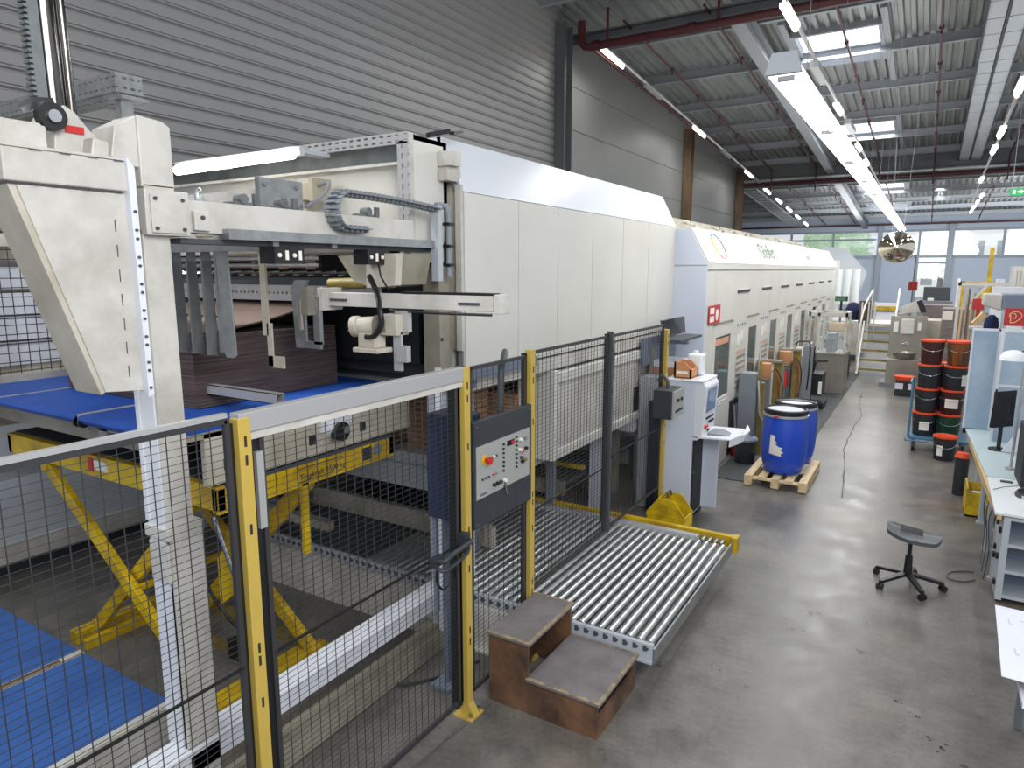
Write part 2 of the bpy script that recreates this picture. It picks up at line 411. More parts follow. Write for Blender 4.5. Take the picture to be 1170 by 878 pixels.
for k, s_ in enumerate(sky):   # skylights: frame + bright diffuser
    p = MB(); a, c, y0, y1 = s_
    p.prism([(a,y0,RZ(y0)+.1),(c,y0,RZ(y0)+.1),(c,y1,RZ(y1)+.1),(a,y1,RZ(y1)+.1)], (0,0,.03))
    o = struct('window_%d' % (k+1), p, 'skylight')
    f = MB()
    for (ax,bx,ay,by) in ((a-.1,a,y0-.1,y1+.1),(c,c+.1,y0-.1,y1+.1),(a,c,y0-.1,y0),(a,c,y1,y1+.1)):
        f.prism([(ax,ay,RZ(ay)-.12),(bx,ay,RZ(ay)-.12),(bx,by,RZ(by)-.12),(ax,by,RZ(by)-.12)], (0,0,.3))
    part('window_frame', f, 'purlin', o)
    f = MB()
    for (ax, bx) in ((a-.25,a-.1),(c+.1,c+.25)):
        f.prism([(ax,y0-1,RZ(y0-1)-.1),(bx,y0-1,RZ(y0-1)-.1),(bx,y1+2.2,RZ(y1+2.2)-.1),(ax,y1+2.2,RZ(y1+2.2)-.1)], (0,0,.08))
    part('trimmer', f, 'purlin', o)

# back wall with strip glazing and a tall glazed bay
YB = 56.0
b = MB()
def bw(x0, x1, z0, z1): b.box(x0, x1, YB, YB+.2, z0, z1)
bw(-14, -.95, 0, 3.65)
for k in range(12): b.box(-14, -.95, YB-.02, YB, k*.33+.01, k*.33+.31)
bw(.95, 12, 0, 3.75)
for k in range(11): b.box(.95, 12, YB-.02, YB, k*.34+.01, k*.34+.33)
bw(-14, 12, 5.55, 7)
wb = struct('wall_back', b, 'backwall')
f = MB()
for (x0, x1, z0, z1) in ((-14,12,3.7,3.86),(-14,-3.6,4.95,5.08),(-14,12,5.5,5.65)): f.box(x0, x1, YB-.12, YB+.02, z0, z1)
for x in (-9.3,-6.4,-3.35,-.92,.9,3.9,7.2,10.4): f.box(x-.07, x+.07, YB-.1, YB+.05, 0 if abs(x) < 1 else 3.7, 5.6)
for (x0,x1) in ((-3.5,-3.2),(.75,1.12)): f.box(x0, x1, YB-.35, YB-.1, 0, 6.1)
f.box(-.95,.9,YB-.08,YB+.02,3.3,3.42)
part('window_frame', f, 'mullion', wb)
for k, (x0, x1, z0, z1) in enumerate(((-14,-.95,3.8,5.55),(1,12,3.8,5.55),(-.9,.85,.1,5.55))):
    struct('window_%d' % (20+k), MB().box(x0, x1, YB+.03, YB+.045, z0, z1), 'pane')

# outdoors beyond the windows
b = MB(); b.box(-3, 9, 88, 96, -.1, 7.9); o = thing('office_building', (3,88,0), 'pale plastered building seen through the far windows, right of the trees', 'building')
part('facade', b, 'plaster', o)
b = MB()
for x in (-1,1.2,3.4,5.6,7.6):
    for z in (1.2,4.4): b.box(x, x+1.1, 87.93, 88, z, z+1.5)
part('window', b, 'lightgrey', o)
def blob_tree(x, y, h, seed, label, m_='leaf'):
    rnd = random.Random(seed); t = thing('tree', (x,y,-.1), label, 'tree', 'trees outside the back windows')
    s = MB(); s.tube([(x,y,-.1),(x+.1,y,h*.3),(x,y+.1,h*.7)], .22, 8); part('trunk', s, 'bark', t)
    c = MB()
    for k in range(900):
        a = rnd.random()*2*PI; r = h*.42*math.sqrt(rnd.random()); zz = h*(.35+.62*rnd.random()); r *= math.sqrt(max(.05, 1-((zz/h-.62)/.42)**2))
        p = Vector((x+r*math.cos(a), y+r*math.sin(a), zz)); s_ = .22+.2*rnd.random()
        u = Vector((rnd.uniform(-1,1),rnd.uniform(-1,1),rnd.uniform(-1,1))).normalized(); v = u.orthogonal().normalized()*s_; u = u*s_
        c.add([p-u, p+v, p+u, p-v], [(0,1,2,3)])
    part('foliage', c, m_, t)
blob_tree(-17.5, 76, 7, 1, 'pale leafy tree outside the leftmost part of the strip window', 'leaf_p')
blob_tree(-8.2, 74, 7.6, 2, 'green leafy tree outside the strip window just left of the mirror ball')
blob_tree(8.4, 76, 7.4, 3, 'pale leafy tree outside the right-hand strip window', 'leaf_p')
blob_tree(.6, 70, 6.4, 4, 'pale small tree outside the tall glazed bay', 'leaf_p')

# ------------------------------------------------------------ pipes, lights under the roof
def solo_tube(name, pts, r, m, label, cat, group=None, n=10):
    b = MB(); b.tube(pts, r, n); return solo(name, b, m, label, cat, group, smooth=50)
g_pipe = None
t = thing('sprinkler_main_pipe', (-8,16.3,8.3), 'thick dark red sprinkler main crossing below the front roof girder', 'pipe')
b = MB(); b.tube([(-8.0,16.45,9.0),(-8.0,16.45,8.5),(-7.9,16.45,8.4),(-7.75,16.45,8.37),(12,16.45,8.4)], .1, 12); part('pipe', b, 'pipe', t, 50)
b = MB()
for x in (-7.6,-5.2,-2.6,0.2): b.cyl((x-.09,16.45,8.385),(x+.09,16.45,8.385),.125,n=12)
for x in (-7.3,-4.6): b.cyl((x,16.45,8.4),(x,16.45,9.2),.035,n=8)
part('coupling', b, 'pipe', t, 50)
for k, (x, lab) in enumerate(((-6.9,'thin red sprinkler branch nearest the left wall'),(-4.95,'thin red sprinkler branch left of the long white beam'),(-2.35,'thin red sprinkler branch under the skylights'),(-.3,'thin red sprinkler branch right of the skylights'),(2.3,'thin red sprinkler branch right of the radiant ceiling panel'))):
    for (y0,y1,w_) in ((16.5,35,'over the near bay'),(36.4,55.5,'in the far bay')):
        t = thing('sprinkler_branch_pipe', (x,y0,RZ(y0)-.6), lab+' '+w_, 'pipe', 'thin red sprinkler branches')
        b = MB(); b.tube([(x,y0,RZ(y0)-.45),(x,y1,RZ(y1)-.45)], .03, 8)
        if y0 < 20: b.tube([(x,y1,RZ(y1)-.45),(x,y1,RZ(y1)-1.5)], .03, 8)
        part('pipe', b, 'pipe', t, 50)
        b = MB(); y = y0+1
        while y < y1: b.cyl((x,y,RZ(y)-.45),(x,y+.14,RZ(y+.14)-.45),.055,n=8); b.cyl((x,y+.07,RZ(y)-.45),(x,y+.07,RZ(y)-.6),.02,n=6); y += 2.6
        part('sprinkler_fitting', b, 'pipe', t)
t = thing('sprinkler_main_pipe', (-8,35.3,6.9), 'dark red sprinkler main with silver duct along the second roof girder', 'pipe')
b = MB(); b.tube([(-8.2,35.3,6.92),(12,35.3,6.92)], .07, 10); part('pipe', b, 'pipe', t, 50)
b = MB(); b.tube([(-8.2,35.2,7.12),(12,35.2,7.12)], .08, 10); part('silver_duct', b, 'alu', t, 50)
solo_tube('sprinkler_main_pipe', [(-13,54.5,5.95),(12,54.5,5.95)], .06, 'pipe', 'dark red sprinkler main just above the far windows', 'pipe')
b = MB(); y0, y1 = 16.6, 34.8; b.tube([(-7.72,y0,RZ(y0)-.95),(-7.72,y1,RZ(y1)-.62)], .05, 8)
solo('sprinkler_pipe', b, 'pipe', 'red pipe running beside the light row along the left wall', 'pipe', smooth=50)

LIGHTS = []
def batten(p, q, w, m, label, group, name='strip_light', power=None):
    p = Vector(p); q = Vector(q); c = (p+q)/2
    t = thing(name, tuple(c), label, 'light', group)
    b = MB(); b.bar(p+Vector((0,0,.05)), q+Vector((0,0,.05)), w, .06); part('housing', b, 'reflector', t)
    b = MB(); b.tube([p, q], w*.32, 8); part('tube', b, m, t)
    if power: LIGHTS.append((c, (q-p).length, w, power))
    return t
# light row along left wall
row = 'strip lights of the row along the left wall'
for k, (y, on) in enumerate(((16.6,1),(24.4,1),(32.3,1),(19.6,0),(28.2,0),(33.9,0))):
    za = RZ(y)-1.0; zb = RZ(y+1.3)-1.0
    if on: batten((-7.5,y,za), (-7.5,y+1.35,zb), .1, 'tube_w', ('nearest','middle','farthest')[k]+' of the three lit strip lights along the left wall', row, power=45)
    else:
        b = MB(); b.bar((-7.5,y,za+.05),(-7.5,y+1.35,zb+.05),.1,.08); solo('strip_light', b, 'alu', ('unlit strip light after the nearest lit one on the left wall','unlit strip light after the middle lit one on the left wall','unlit strip light beyond the last lit one on the left wall')[k-3], 'light', row)
b = MB(); b.tube([(-7.5,16.5,RZ(16.5)-.88),(-7.5,35.0,RZ(35.0)-.88)], .04, 6); solo('light_rail', b, 'alu', 'thin rail carrying the light row along the left wall', 'rail')
# far bay row
for k in range(5):
    y = 38.4+k*3.4; batten((-7.9,y,RZ(y)-.7),(-7.9,y+1.5,RZ(y+1.5)-.7), .14, 'tube_w', ('first','second','third','fourth','fifth')[k]+' lit strip light from the near end of the far-bay row', 'strip lights of the far-bay row', power=45)
# middle and right rows at constant height
mid = 'strip lights of the row left of the skylights'
for k, y in enumerate((10.7,17.4,23.2,26.6)):
    z = 6.5; batten((-1.98-.01*y,y,z),(-1.98-.01*y,y+1.0,z), .12, 'tube_w', ('nearest','second','third','farthest')[k]+' lit strip light of the row left of the skylights', mid, power=45)
b = MB(); b.tube([(-2.05,9,6.58),(-2.3,36,6.58)], .035, 6)
for y in (13.7,19.3): b.bar((-2.1,y,6.5),(-2.1,y+1.4,6.5),.14,.12)
solo('light_rail', b, 'alu', 'thin rail carrying the lights left of the skylights', 'rail')
for k, y in enumerate((17.0,22.4,25.6,33.9)):
    batten((1.0+.012*y,y,6.5),(1.0+.012*y,y+1.4,6.5), .14, 'tube_w', ('nearest','second','third','farthest')[k]+' lit strip light of the row right of the radiant panel', 'strip lights of the row right of the radiant panel', power=45)
b = MB(); b.tube([(1.2,16,6.58),(1.55,46,6.58)], .035, 6); solo('light_rail', b, 'alu', 'thin rail carrying the lights right of the radiant panel', 'rail')
for k in range(4):
    y = 39+k*3.5; batten((1.7,y,6.3),(1.7,y+1.4,6.3), .14, 'tube_w', ('first','second','third','fourth')[k]+' strip light of the far right row above the exit sign', 'strip lights of the far right row', power=50)
# big fluorescent row
t = thing('fluorescent_light_row', (-1.23,6.5,4.55), 'long bright white trunking of fluorescent tubes hanging above the aisle', 'light')
b = MB(); b.prism([(-1.37,6.5,4.56),(-1.09,6.5,4.56),(-1.14,6.5,4.68),(-1.32,6.5,4.68)], (0,27.5,0)); part('trunking', b, 'reflector', t)
for k in range(10):
    for dx in (-.07,.07):
        b = MB(); y = 6.65+k*2.75; b.cyl((-1.23+dx,y,4.53),(-1.23+dx,y+2.5,4.53),.022,n=8); part('tube', b, 'tube', t, 50)
b = MB()
for k in range(10):
    y = 6.6+k*2.75; b.box(-1.3,-1.16,y-.02,y+.02,4.52,4.58)
    b.tube([(-1.23,y+1,4.68),(-1.23,y+1,RZ(y))], .003, 4)
part('hanger', b, 'grey', t)
part('end_cap', MB().prism([(-1.38,6.44,4.55),(-1.08,6.44,4.55),(-1.13,6.44,4.72),(-1.33,6.44,4.72)], (0,.06,0)), 'lightgrey', t)
for k in range(5): LIGHTS.append((Vector((-1.23,9+k*5.5,4.5)), 5, .3, 74))
# mirror ball
t = thing('mirror_ball', (-.82,20,3.45), 'round chrome mirror ball hanging above the aisle near the far end', 'mirror')
part('ball', MB().sphere((-.82,20,3.45), .41, 64, 48, .95), 'mirror', t, 170)
b = MB()
for dx in (-.3,.3): b.tube([(-.82+dx*.4,20,3.78),(-.82+dx,20,RZ(20))], .004, 4)
part('suspension_cord', b, 'alu', t)
# radiant ceiling panel
t = thing('radiant_ceiling_panel', (.95,18,9), 'long pale two-strip radiant heating panel under the roof at the right', 'ceiling panel')
for j, (x0, x1) in enumerate(((.58,.92),(1.0,1.34))):
    b = MB(); y = 12.
    while y < 37.5:
        b.prism([(x0,y,RZ(y)-.5),(x1,y,RZ(y)-.5),(x1,y+.95,RZ(y+.95)-.5),(x0,y+.95,RZ(y+.95)-.5)], (0,0,.03)); y += 1.0
    part('panel_strip', b, 'radiant', t)
b = MB()
for x in (.56,.96,1.36): b.prism([(x-.02,12,RZ(12)-.52),(x+.02,12,RZ(12)-.52),(x+.02,12,RZ(12)-.42),(x-.02,12,RZ(12)-.42)], (0,25.6,-.07*25.6))
part('frame', b, 'darkgrey', t)
# lattice tray over far bay left
t = thing('cable_tray', (-8.6,39,7), 'pale ladder cable tray under the far-bay roof at the left', 'cable tray')
b = MB()
for x in (-9.3,-8.5): b.bar((x,38.6,RZ(38.6)-.5),(x,54,RZ(54)-.5),.05)
for k in range(26): y = 38.7+k*.6; b.bar((-9.3,y,RZ(y)-.5),(-8.5,y,RZ(y)-.5),.3,.03)
part('ladder', b, 'lightgrey', t)
# exit sign
t = thing('exit_sign', (2.13,28,5.3), 'small green exit sign hanging high at the right edge', 'sign')
part('board', MB().box(1.95,2.4,27.98,28.02,5.28,5.5), 'exit', t)
b = MB(); b.box(2.02,2.1,27.965,27.975,5.32,5.45); b.prism([(2.15,27.965,5.36),(2.15,27.965,5.42),(2.24,27.965,5.42),(2.24,27.965,5.46),(2.32,27.965,5.39),(2.24,27.965,5.32),(2.24,27.965,5.36)], (0,.01,0)); part('pictogram', b, 'signwhite', t)
b = MB(); b.tube([(2.0,28,5.5),(2.0,28,8.4)], .008, 5); b.tube([(2.35,28,5.5),(2.35,28,8.4)], .008, 5); part('hanger', b, 'alu', t)

# ============================================================ PRINTING LINE, feeder hood (near module)
t = thing('machine_housing', (-3.5,6.5,0), 'long smooth cream machine hood with sloping white top, in front of the tall ribbed wall', 'machine')
Y0, Y1 = 4.13, 8.95
prof1 = [(-2.93,1.97),(-2.93,3.45),(-3.12,3.84),(-7.3,3.84),(-7.3,1.97),(-3.2,1.97)]
b = MB(); b.prism([(x,Y0,z) for x,z in ((-3.0,3.47),(-3.13,3.8),(-7.3,3.8),(-7.3,2.3),(-3.0,2.3))], (0,Y1-Y0-.01,0)); part('body', b, 'beige', t)
seams = [4.13,4.9,5.6,6.35,7.15,7.95,8.945]
for a, c in zip(seams[:-1], seams[1:]):
    b = MB(); b.prism([(-2.93,a+.004,2.12),(-2.93,a+.004,3.45),(-2.97,a+.004,3.45),(-2.97,a+.004,2.12)], (0,c-a-.008,0)); part('side_panel', b, 'cream', t)
b = MB(); b.prism([(-2.93,Y0,3.455),(-3.13,Y0,3.85),(-3.17,Y0,3.85),(-2.97,Y0,3.455)], (0,Y1-Y0,0)); part('sloping_cover', b, 'white', t)
b = MB(); b.box(-7.3,-3.13,Y0,Y1,3.81,3.85); b.box(-2.99,-2.95,Y0,Y1,3.43,3.47); part('roof_panel', b, 'white', t)
b = MB(); b.box(-2.99,-2.95,Y0-.01,Y0+.02,1.97,3.46); b.prism([(-2.95,Y0-.02,3.45),(-3.02,Y0-.02,3.62),(-3.06,Y0-.02,3.62),(-3.0,Y0-.02,3.45)],(0,.03,0)); part('edge_trim', b, 'grey', t)
b = MB(); b.box(-3.0,-2.93,Y0,Y1,1.98,2.1); b.box(-7.3,-3.05,Y0,Y1,1.97,2.3); part('lower_beam', b, 'beige_l', t)
b = MB(); b.box(-2.96,-2.92,4.1,4.25,2.0,2.06); part('grey_rail', b, 'bluegrey', t)
solo('grey_rail', MB().box(-2.91,-2.86,4.14,5.1,2.08,2.16), 'bluegrey', 'short blue-grey rail along the lower edge of the cream hood', 'rail')
for (x, y) in ((-3.2,4.4),(-3.2,7.25),(-6.9,4.4),(-6.9,8.6),(-3.2,8.7)):
    part('leg', MB().box(x-.09,x+.09,y-.09,y+.09,0,1.99), 'bluewhite', t)
b = MB(); b.box(-6.9,-3.3,8.0,8.1,.0,1.97); part('inner_wall', b, 'beige_d', t)

# tilting hatch panel below the hood
t = thing('machine_hatch', (-2.95,6.85,1.15), 'framed beige hatch panel hanging below the cream hood behind the fence', 'machine')
b = MB(); b.box(-2.97,-2.93,5.6,8.15,1.2,1.86); part('panel', b, 'beige_l', t)
b = MB(); b.box(-3.0,-2.9,5.5,5.6,1.1,1.97); b.box(-3.0,-2.9,8.15,8.27,1.1,1.92); b.box(-3.0,-2.9,5.6,8.15,1.1,1.2); b.box(-3.0,-2.9,5.6,8.15,1.84,1.95); b.box(-3.3,-2.97,5.5,5.56,1.1,1.95); part('frame', b, 'cream', t, bevel=.012)
b = MB(); b.tube([(-2.86,8.0,1.95),(-2.86,7.95,1.5),(-2.86,8.02,1.25),(-2.88,8.1,1.1)], .03, 8); part('cable_duct', b, 'beige_d', t, 50)

# bundles of board waiting inside the machine
grp = 'pale board bundles inside the machine'
for k, (x, y, z, w, d, h, lab) in enumerate(((-4.3,5.2,1.3,.5,.7,.5,'pale brown board bundle inside the machine, leftmost seen through the gate'),
        (-3.75,5.0,1.3,.42,.7,.62,'pale brown board bundle inside the machine, just left of the black control panel'),
        (-3.5,5.85,1.3,.45,.8,.42,'pale brown board bundle directly above the black control panel'),
        (-4.9,5.4,1.3,.5,.7,.38,'low pale brown board bundle deepest in the machine'))):
    b = MB(); n = 12
    for q in range(n): dx = random.uniform(-.008,.008); b.box(x-w/2+dx,x+w/2+dx,y-d/2,y+d/2,z+q*h/n,z+(q+.86)*h/n)
    solo('board_bundle', b, 'carton', lab, 'board bundle', grp)
t = thing('bundle_conveyor', (-4.6,5.6,0), 'grey bundle table inside the machine carrying the pale board bundles', 'conveyor')
b = MB(); b.box(-6.2,-3.15,4.5,6.6,1.2,1.3); part('table_top', b, 'lightgrey', t)
b = MB(); b.box(-3.2,-3.12,4.5,6.6,1.02,1.2); b.box(-6.2,-3.2,4.45,4.53,1.0,1.2); part('side_frame', b, 'lightgrey', t)
for x in (-6.1,-3.4):
    for y in (4.9,6.4): part('leg', MB().box(x-.04,x+.04,y-.04,y+.04,0,1.2), 'grey', t)

# second module: printing units
t = thing('printing_machine', (-3.5,15,0), 'long cream printing line with a row of glazed doors along the aisle', 'machine')
X = -2.49; Y0, Y1 = 8.96, 23.0
b = MB(); b.prism([(x,Y0,z) for x,z in ((X-.03,.12),(X-.03,2.95),(-2.75,3.4),(-3.3,3.4),(-3.3,3.55),(-7.2,3.55),(-7.2,.12))], (0,Y1-Y0,0)); part('body', b, 'cream', t)
b = MB(); b.box(X-.05,X,Y0-.01,Y0+.02,.1,2.95); b.prism([(X,Y0-.02,2.96),(-2.74,Y0-.02,3.43),(-3.0,Y0-.02,3.43),(-3.0,Y0-.02,2.96)],(0,.02,0)); b.box(-3.0,X-.005,Y0-.02,Y0-.005,.1,2.94); part('end_panel', b, 'bluewhite', t)
b = MB(); b.prism([(X+.01,Y0+.02,2.99),(-2.74,Y0+.02,3.45),(-2.78,Y0+.02,3.45),(-2.53,Y0+.02,2.97)],(0,Y1-Y0,0)); b.box(-2.55,X+.01,Y0,Y1,2.9,2.985); part('sloping_cover', b, 'cream', t)
b = MB(); b.box(-2.56,X-.02,Y0+.35,Y1,0,.12); part('plinth', b, 'dark', t)
b = MB()
y = 9.2
while y < 21.3: b.box(-3.32,-3.28,y,y+1.6,3.42,3.6); b.box(-3.9,-3.35,y,y+1.7,3.55,3.66); y += 1.77
for k in range(9): b.tube([(-3.3,10+k*1.5,3.5),(-3.26,10.3+k*1.5,3.62),(-3.3,10.9+k*1.5,3.58)], .02, 5)
part('roof_equipment', b, 'beige', t)
# wall panels between doors
doors = [(9.38,10.43)]+[(11.4+1.77*k,12.22+1.77*k) for k in range(6)]
edges = []
for a, c in doors: edges.append((a,c))
prev = Y0+.02
for (a, c) in doors+[(Y1,Y1)]:
    b = MB(); b.box(X-.03,X,prev+.004,a-.004,.9 if prev > 9.4 else .13,2.88); part('side_panel', b, 'cream', t); prev = c
for i, (a, c) in enumerate(doors):
    b = MB(); b.box(X-.03,X,a+.004,c-.004,2.16,2.88); part('side_panel', b, 'cream', t)
    d = MB(); w = c-a
    d.box(X-.01,X+.015,a,a+.09,.02,2.13); d.box(X-.01,X+.015,c-.1,c,.02,2.13); d.box(X-.01,X+.015,a+.09,c-.1,1.96,2.13); d.box(X-.01,X+.015,a+.09,c-.1,.02,1.06); d.box(X-.01,X+.02,a+.1,c-.12,.1,1.0)
    dd = part('door', d, 'cream' if i else 'cream', t, bevel=.006)
    g = MB(); g.box(X-.008,X+.002,a+.09,c-.1,1.06,1.96); part('window_pane', g, 'glass', dd)
    h = MB(); h.tube([(X+.02,a+.06,1.02),(X+.07,a+.1,1.0),(X+.07,a+.25,1.0),(X+.02,a+.3,1.02)], .012, 6); part('handle', h, 'steel', dd, 50)
    if i == 0: part('red_label_strip', MB().box(X+.0025,X+.006,a+.12,c-.2,1.84,1.93), 'orange_pale', dd)
    d = MB(); d.box(X+.0,X+.02,a-.02,c+.02,2.13,2.15); part('door_gutter', d, 'beige_d', t)
for k in range(7):
    y = 10.6+1.77*k
    if y+.9 > Y1: break
    part('vent_slot', MB().box(X-.0,X+.012,y+.05,y+.85,2.545,2.59), 'darkgrey', t)
    part('vent_lip', MB().box(X+.0,X+.03,y+.05,y+.85,2.59,2.6), 'beige_l', t)
    # button and label field
    p = MB(); p.box(X+.0,X+.006,y+.12,y+.78,.98,1.66); bp = part('button_panel', p, 'beige_l', t)
    for r in range(6):
        c_ = MB(); c_.box(X+.006,X+.0085,y+.17,y+.74,1.045+r*.095,1.085+r*.095)
        for q in range(5): c_.box(X+.008,X+.012,y+.18+q*.12,y+.24+q*.12,1.05+r*.095,1.08+r*.095)
        part('button_row', c_, 'beige_d', bp)
    c_ = MB()
    for q in range(3): c_.box(X+.006,X+.011,y+.2+q*.2,y+.3+q*.2,1.59,1.63)
    part('orange_tag', c_, 'orange_pale', bp)
    c_ = MB(); c_.box(X+.0,X+.006,y+.2,y+.34,1.74,1.9); c_.box(X+.0,X+.006,y+.42,y+.55,1.8,1.95); part('white_label', c_, 'signwhite', t)
    c_ = MB()
    for q in range(4): c_.cyl((X,y+.16+q*.16,2.05+.0*q),(X+.01,y+.16+q*.16,2.05),.022,n=8)
    part('blue_indicator', c_, 'bluegrey', t)
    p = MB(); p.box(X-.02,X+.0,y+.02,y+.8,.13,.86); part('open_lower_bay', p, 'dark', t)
    p = MB()
    for q in range(4): p.tube([(X+.02,y+.1+q*.18,.15),(X+.05,y+.15+q*.17,.45),(X+.02,y+.12+q*.18,.8)], .02, 6)
    p.cyl((X+.01,y+.4,.5),(X+.09,y+.4,.5),.08,n=12)
    part('hose_bundle', p, 'grey', t, 50)
# ring emblem and lettering on the sloping cover
sl = Vector((-2.74-(X+.01),0,3.45-2.99)).normalized(); nrm = Vector((sl.z,0,-sl.x))
def on_slope(y, s): return Vector((X+.01,y,2.99))+sl*s+nrm*.004
cols = [('ring_yellow',(236,206,70)),('ring_red',(206,80,70)),('ring_grey',(90,90,100)),('ring_blue',(70,120,160))]
for i, (nm, c) in enumerate(cols):
    M[nm] = mat(nm, c, .5); b = MB(); n = 12; r = .205; w_ = (.05,.02,.03,.02)[i]
    for k in range(n):
        a0 = (PI*.75)+i*PI/2+k*PI/2/n; a1 = a0+PI/2/n
        ps = [on_slope(9.9+rr*1.35*math.cos(a), .27+rr*math.sin(a)) for a, rr in ((a0,r),(a1,r),(a1,r-w_),(a0,r-w_))]
        b.prism(ps, nrm*.003)
    part('ring_emblem', b, nm, t)
text_mesh('lettering', 'Göpfert', .42, 'green', t, on_slope(12.55,.12), (0,1,0), sl, .002)
text_mesh('lettering', 'Göpfert', .28, 'greypaper', t, on_slope(17.5,.14), (0,1,0), sl, .002)
# red and white safety notice
t = thing('safety_sign', (X+.01,9.3,2.3), 'small red and white notice on the machine corner, above the first door', 'sign')
part('board', MB().box(X+.012,X+.02,9.06,9.62,2.17,2.42), 'signred', t)
b = MB(); xs = X+.0205
b.box(xs,xs+.003,9.1,9.3,2.31,2.39); b.box(xs,xs+.003,9.1,9.3,2.2,2.28)
b.prism([(xs,9.4,2.36),(xs,9.5,2.36),(xs,9.52,2.3),(xs,9.48,2.21),(xs,9.41,2.21),(xs,9.38,2.28)],(.003,0,0)); part('pictogram', b, 'signwhite', t)

# ============================================================ STACKER HEAD behind the lift
t = thing('stacker_tower', (-4.5,3.9,0), 'white sheet-metal feeder tower with perforated frame left of the cream hood', 'machine')
yb = 3.69
b = MB(); b.box(-3.09,-3.05,yb,4.09,2.95,3.79); b.box(-3.3,-3.05,4.05,4.09,2.95,3.79); part('side_panel', b, 'cream', t)
b = MB(); b.box(-6.4,-3.09,yb+.06,yb+.1,3.1,3.62); part('rear_panel', b, 'cream', t)
b = MB(); b.box(-6.4,-3.09,yb+.08,yb+.12,3.62,3.78); part('dark_panel', b, 'galv_d', t)
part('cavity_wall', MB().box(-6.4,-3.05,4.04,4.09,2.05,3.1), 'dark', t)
b = MB(); b.box(-6.4,-3.05,yb+.02,4.09,3.76,3.79); part('roof', b, 'cream', t)
b = MB(); b.perf((-6.4,yb-.02,3.73),(3.35,0,0),(0,0,.075),48,2,.5,.3,(0,-.012,0)); b.perf((-3.14,yb-.02,2.95),(.1,0,0),(0,0,.8),2,12,.3,.5,(0,-.012,0)); part('perforated_frame', b, 'alu', t)
b = MB(); b.box(-6.4,-3.06,yb-.02,yb+.1,3.8,3.805); b.box(-3.15,-3.04,yb-.02,yb+.02,2.95,3.8); b.box(-6.4,-3.14,yb-.02,yb+.04,3.6,3.62); part('corner_post', b, 'beige_l', t)
b = MB(); b.box(-4.4,-3.8,yb-.12,yb-.02,3.4,3.52); b.box(-3.82,-3.78,yb-.2,yb-.02,3.38,3.54)
for x in (-4.62,-4.3,-4.0): b.box(x-.02,x+.02,yb-.08,yb-.02,2.9,3.42)
for z in (3.2,3.05): b.cyl((-5.2,yb-.14,z),(-3.3,yb-.14,z),.05,n=10)
part('valve_rail', b, 'beige', t)
b = MB(); b.tube([(-3.8,yb-.15,3.48),(-3.66,yb-.16,3.5),(-3.57,yb-.3,3.4),(-3.53,yb-.5,3.3)], .012, 6); part('hose', b, 'grey', t, 50)
b = MB()
for k in range(12): b.cyl((-4.75+k*.1,yb-.3,3.1),(-4.72+k*.1,yb-.3,3.24),.035,.045,8)
for x in (-3.95,-3.45): b.cyl((x,yb-.25,3.15),(x+.15,yb-.25,3.22),.06,n=10)
part('spring_coupling', b, 'galv', t, 50)
b = MB(); b.box(-2.98,-2.93,4.09,4.12,2.3,3.5); b.box(-3.06,-2.97,4.0,4.15,3.55,3.62); b.box(-3.04,-2.93,3.98,4.1,3.62,3.72); b.box(-3.04,-2.96,3.98,4.1,3.52,3.6)
part('hinge_cover', b, 'beige_l', t)
b = MB(); b.bar((-3.06,3.9,3.82),(-3.0,4.05,3.86),.06,.03); b.bar((-2.98,4.06,3.85),(-3.0,4.2,3.88),.04,.02); part('cable_end', b, 'black', t)
solo_ = thing('tube_lamp', (-4.4,3.3,3.66), 'bright fluorescent tube lamp above the feeder tower, upper left', 'light')
b = MB(); b.tube([(-5.05,3.3,3.655),(-5.03,3.3,3.655),(-3.77,3.3,3.67),(-3.75,3.3,3.67)], .035, 14); part('tube', b, 'tube', solo_, 50)
b = MB(); b.box(-5.1,-3.7,3.32,3.36,3.66,3.72); b.box(-5.0,-4.9,3.34,yb,3.7,3.73); b.box(-3.9,-3.8,3.34,yb,3.7,3.73); part('bracket', b, 'lightgrey', solo_)
LIGHTS.append((Vector((-4.4,3.2,3.6)), 1.3, .06, -35))

# dark press interior with jogger plates, perforated bar, hopper
t = thing('sheet_feeder', (-4.5,3.9,2.3), 'dark feeder interior with diagonal rollers, truss and perforated bar behind the board stack', 'machine')
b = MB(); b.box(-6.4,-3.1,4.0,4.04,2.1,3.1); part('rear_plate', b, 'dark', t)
b = MB(); b.cyl((-6.2,3.5,2.93),(-3.75,3.5,2.93),.018,n=10); b.cyl((-6.2,3.5,2.98),(-3.75,3.5,2.98),.018,n=10); part('chrome_bar', b, 'steel', t, 50)
b = MB(); b.bar((-6.2,3.6,3.03),(-3.45,3.6,3.03),.03); b.bar((-6.2,3.6,3.13),(-3.45,3.6,3.13),.03)
for k in range(11):
    x = -6.1+k*.25; b.bar((x,3.6,3.03),(x+.12,3.6,3.13),.018); b.bar((x+.12,3.6,3.13),(x+.24,3.6,3.03),.018)
b.box(-3.6,-3.57,3.58,3.62,3.02,3.15); part('truss', b, 'beige_l', t)
b = MB()
for k in range(18): x = -6.1+k*.16; b.cyl((x,3.62,2.86),(x+.14,3.78,2.88),.012,n=6)
part('diagonal_roller', b, 'steel', t)
b = MB(); b.box(-6.2,-3.3,3.64,3.9,2.78,2.84); part('dark_plate', b, 'darkgrey', t)
b = MB(); b.perf((-5.6,3.62,2.66),(2.3,0,0),(0,0,.12),46,1,.4,.16,(0,.02,0)); part('perforated_bar', b, 'alu', t)
b = MB(); b.prism([(-3.42,3.35,2.99),(-2.9,3.35,3.0),(-2.95,3.35,2.8),(-3.1,3.35,2.78),(-3.28,3.35,2.82)], (0,.35,0)); part('hopper', b, 'beige_d', t)
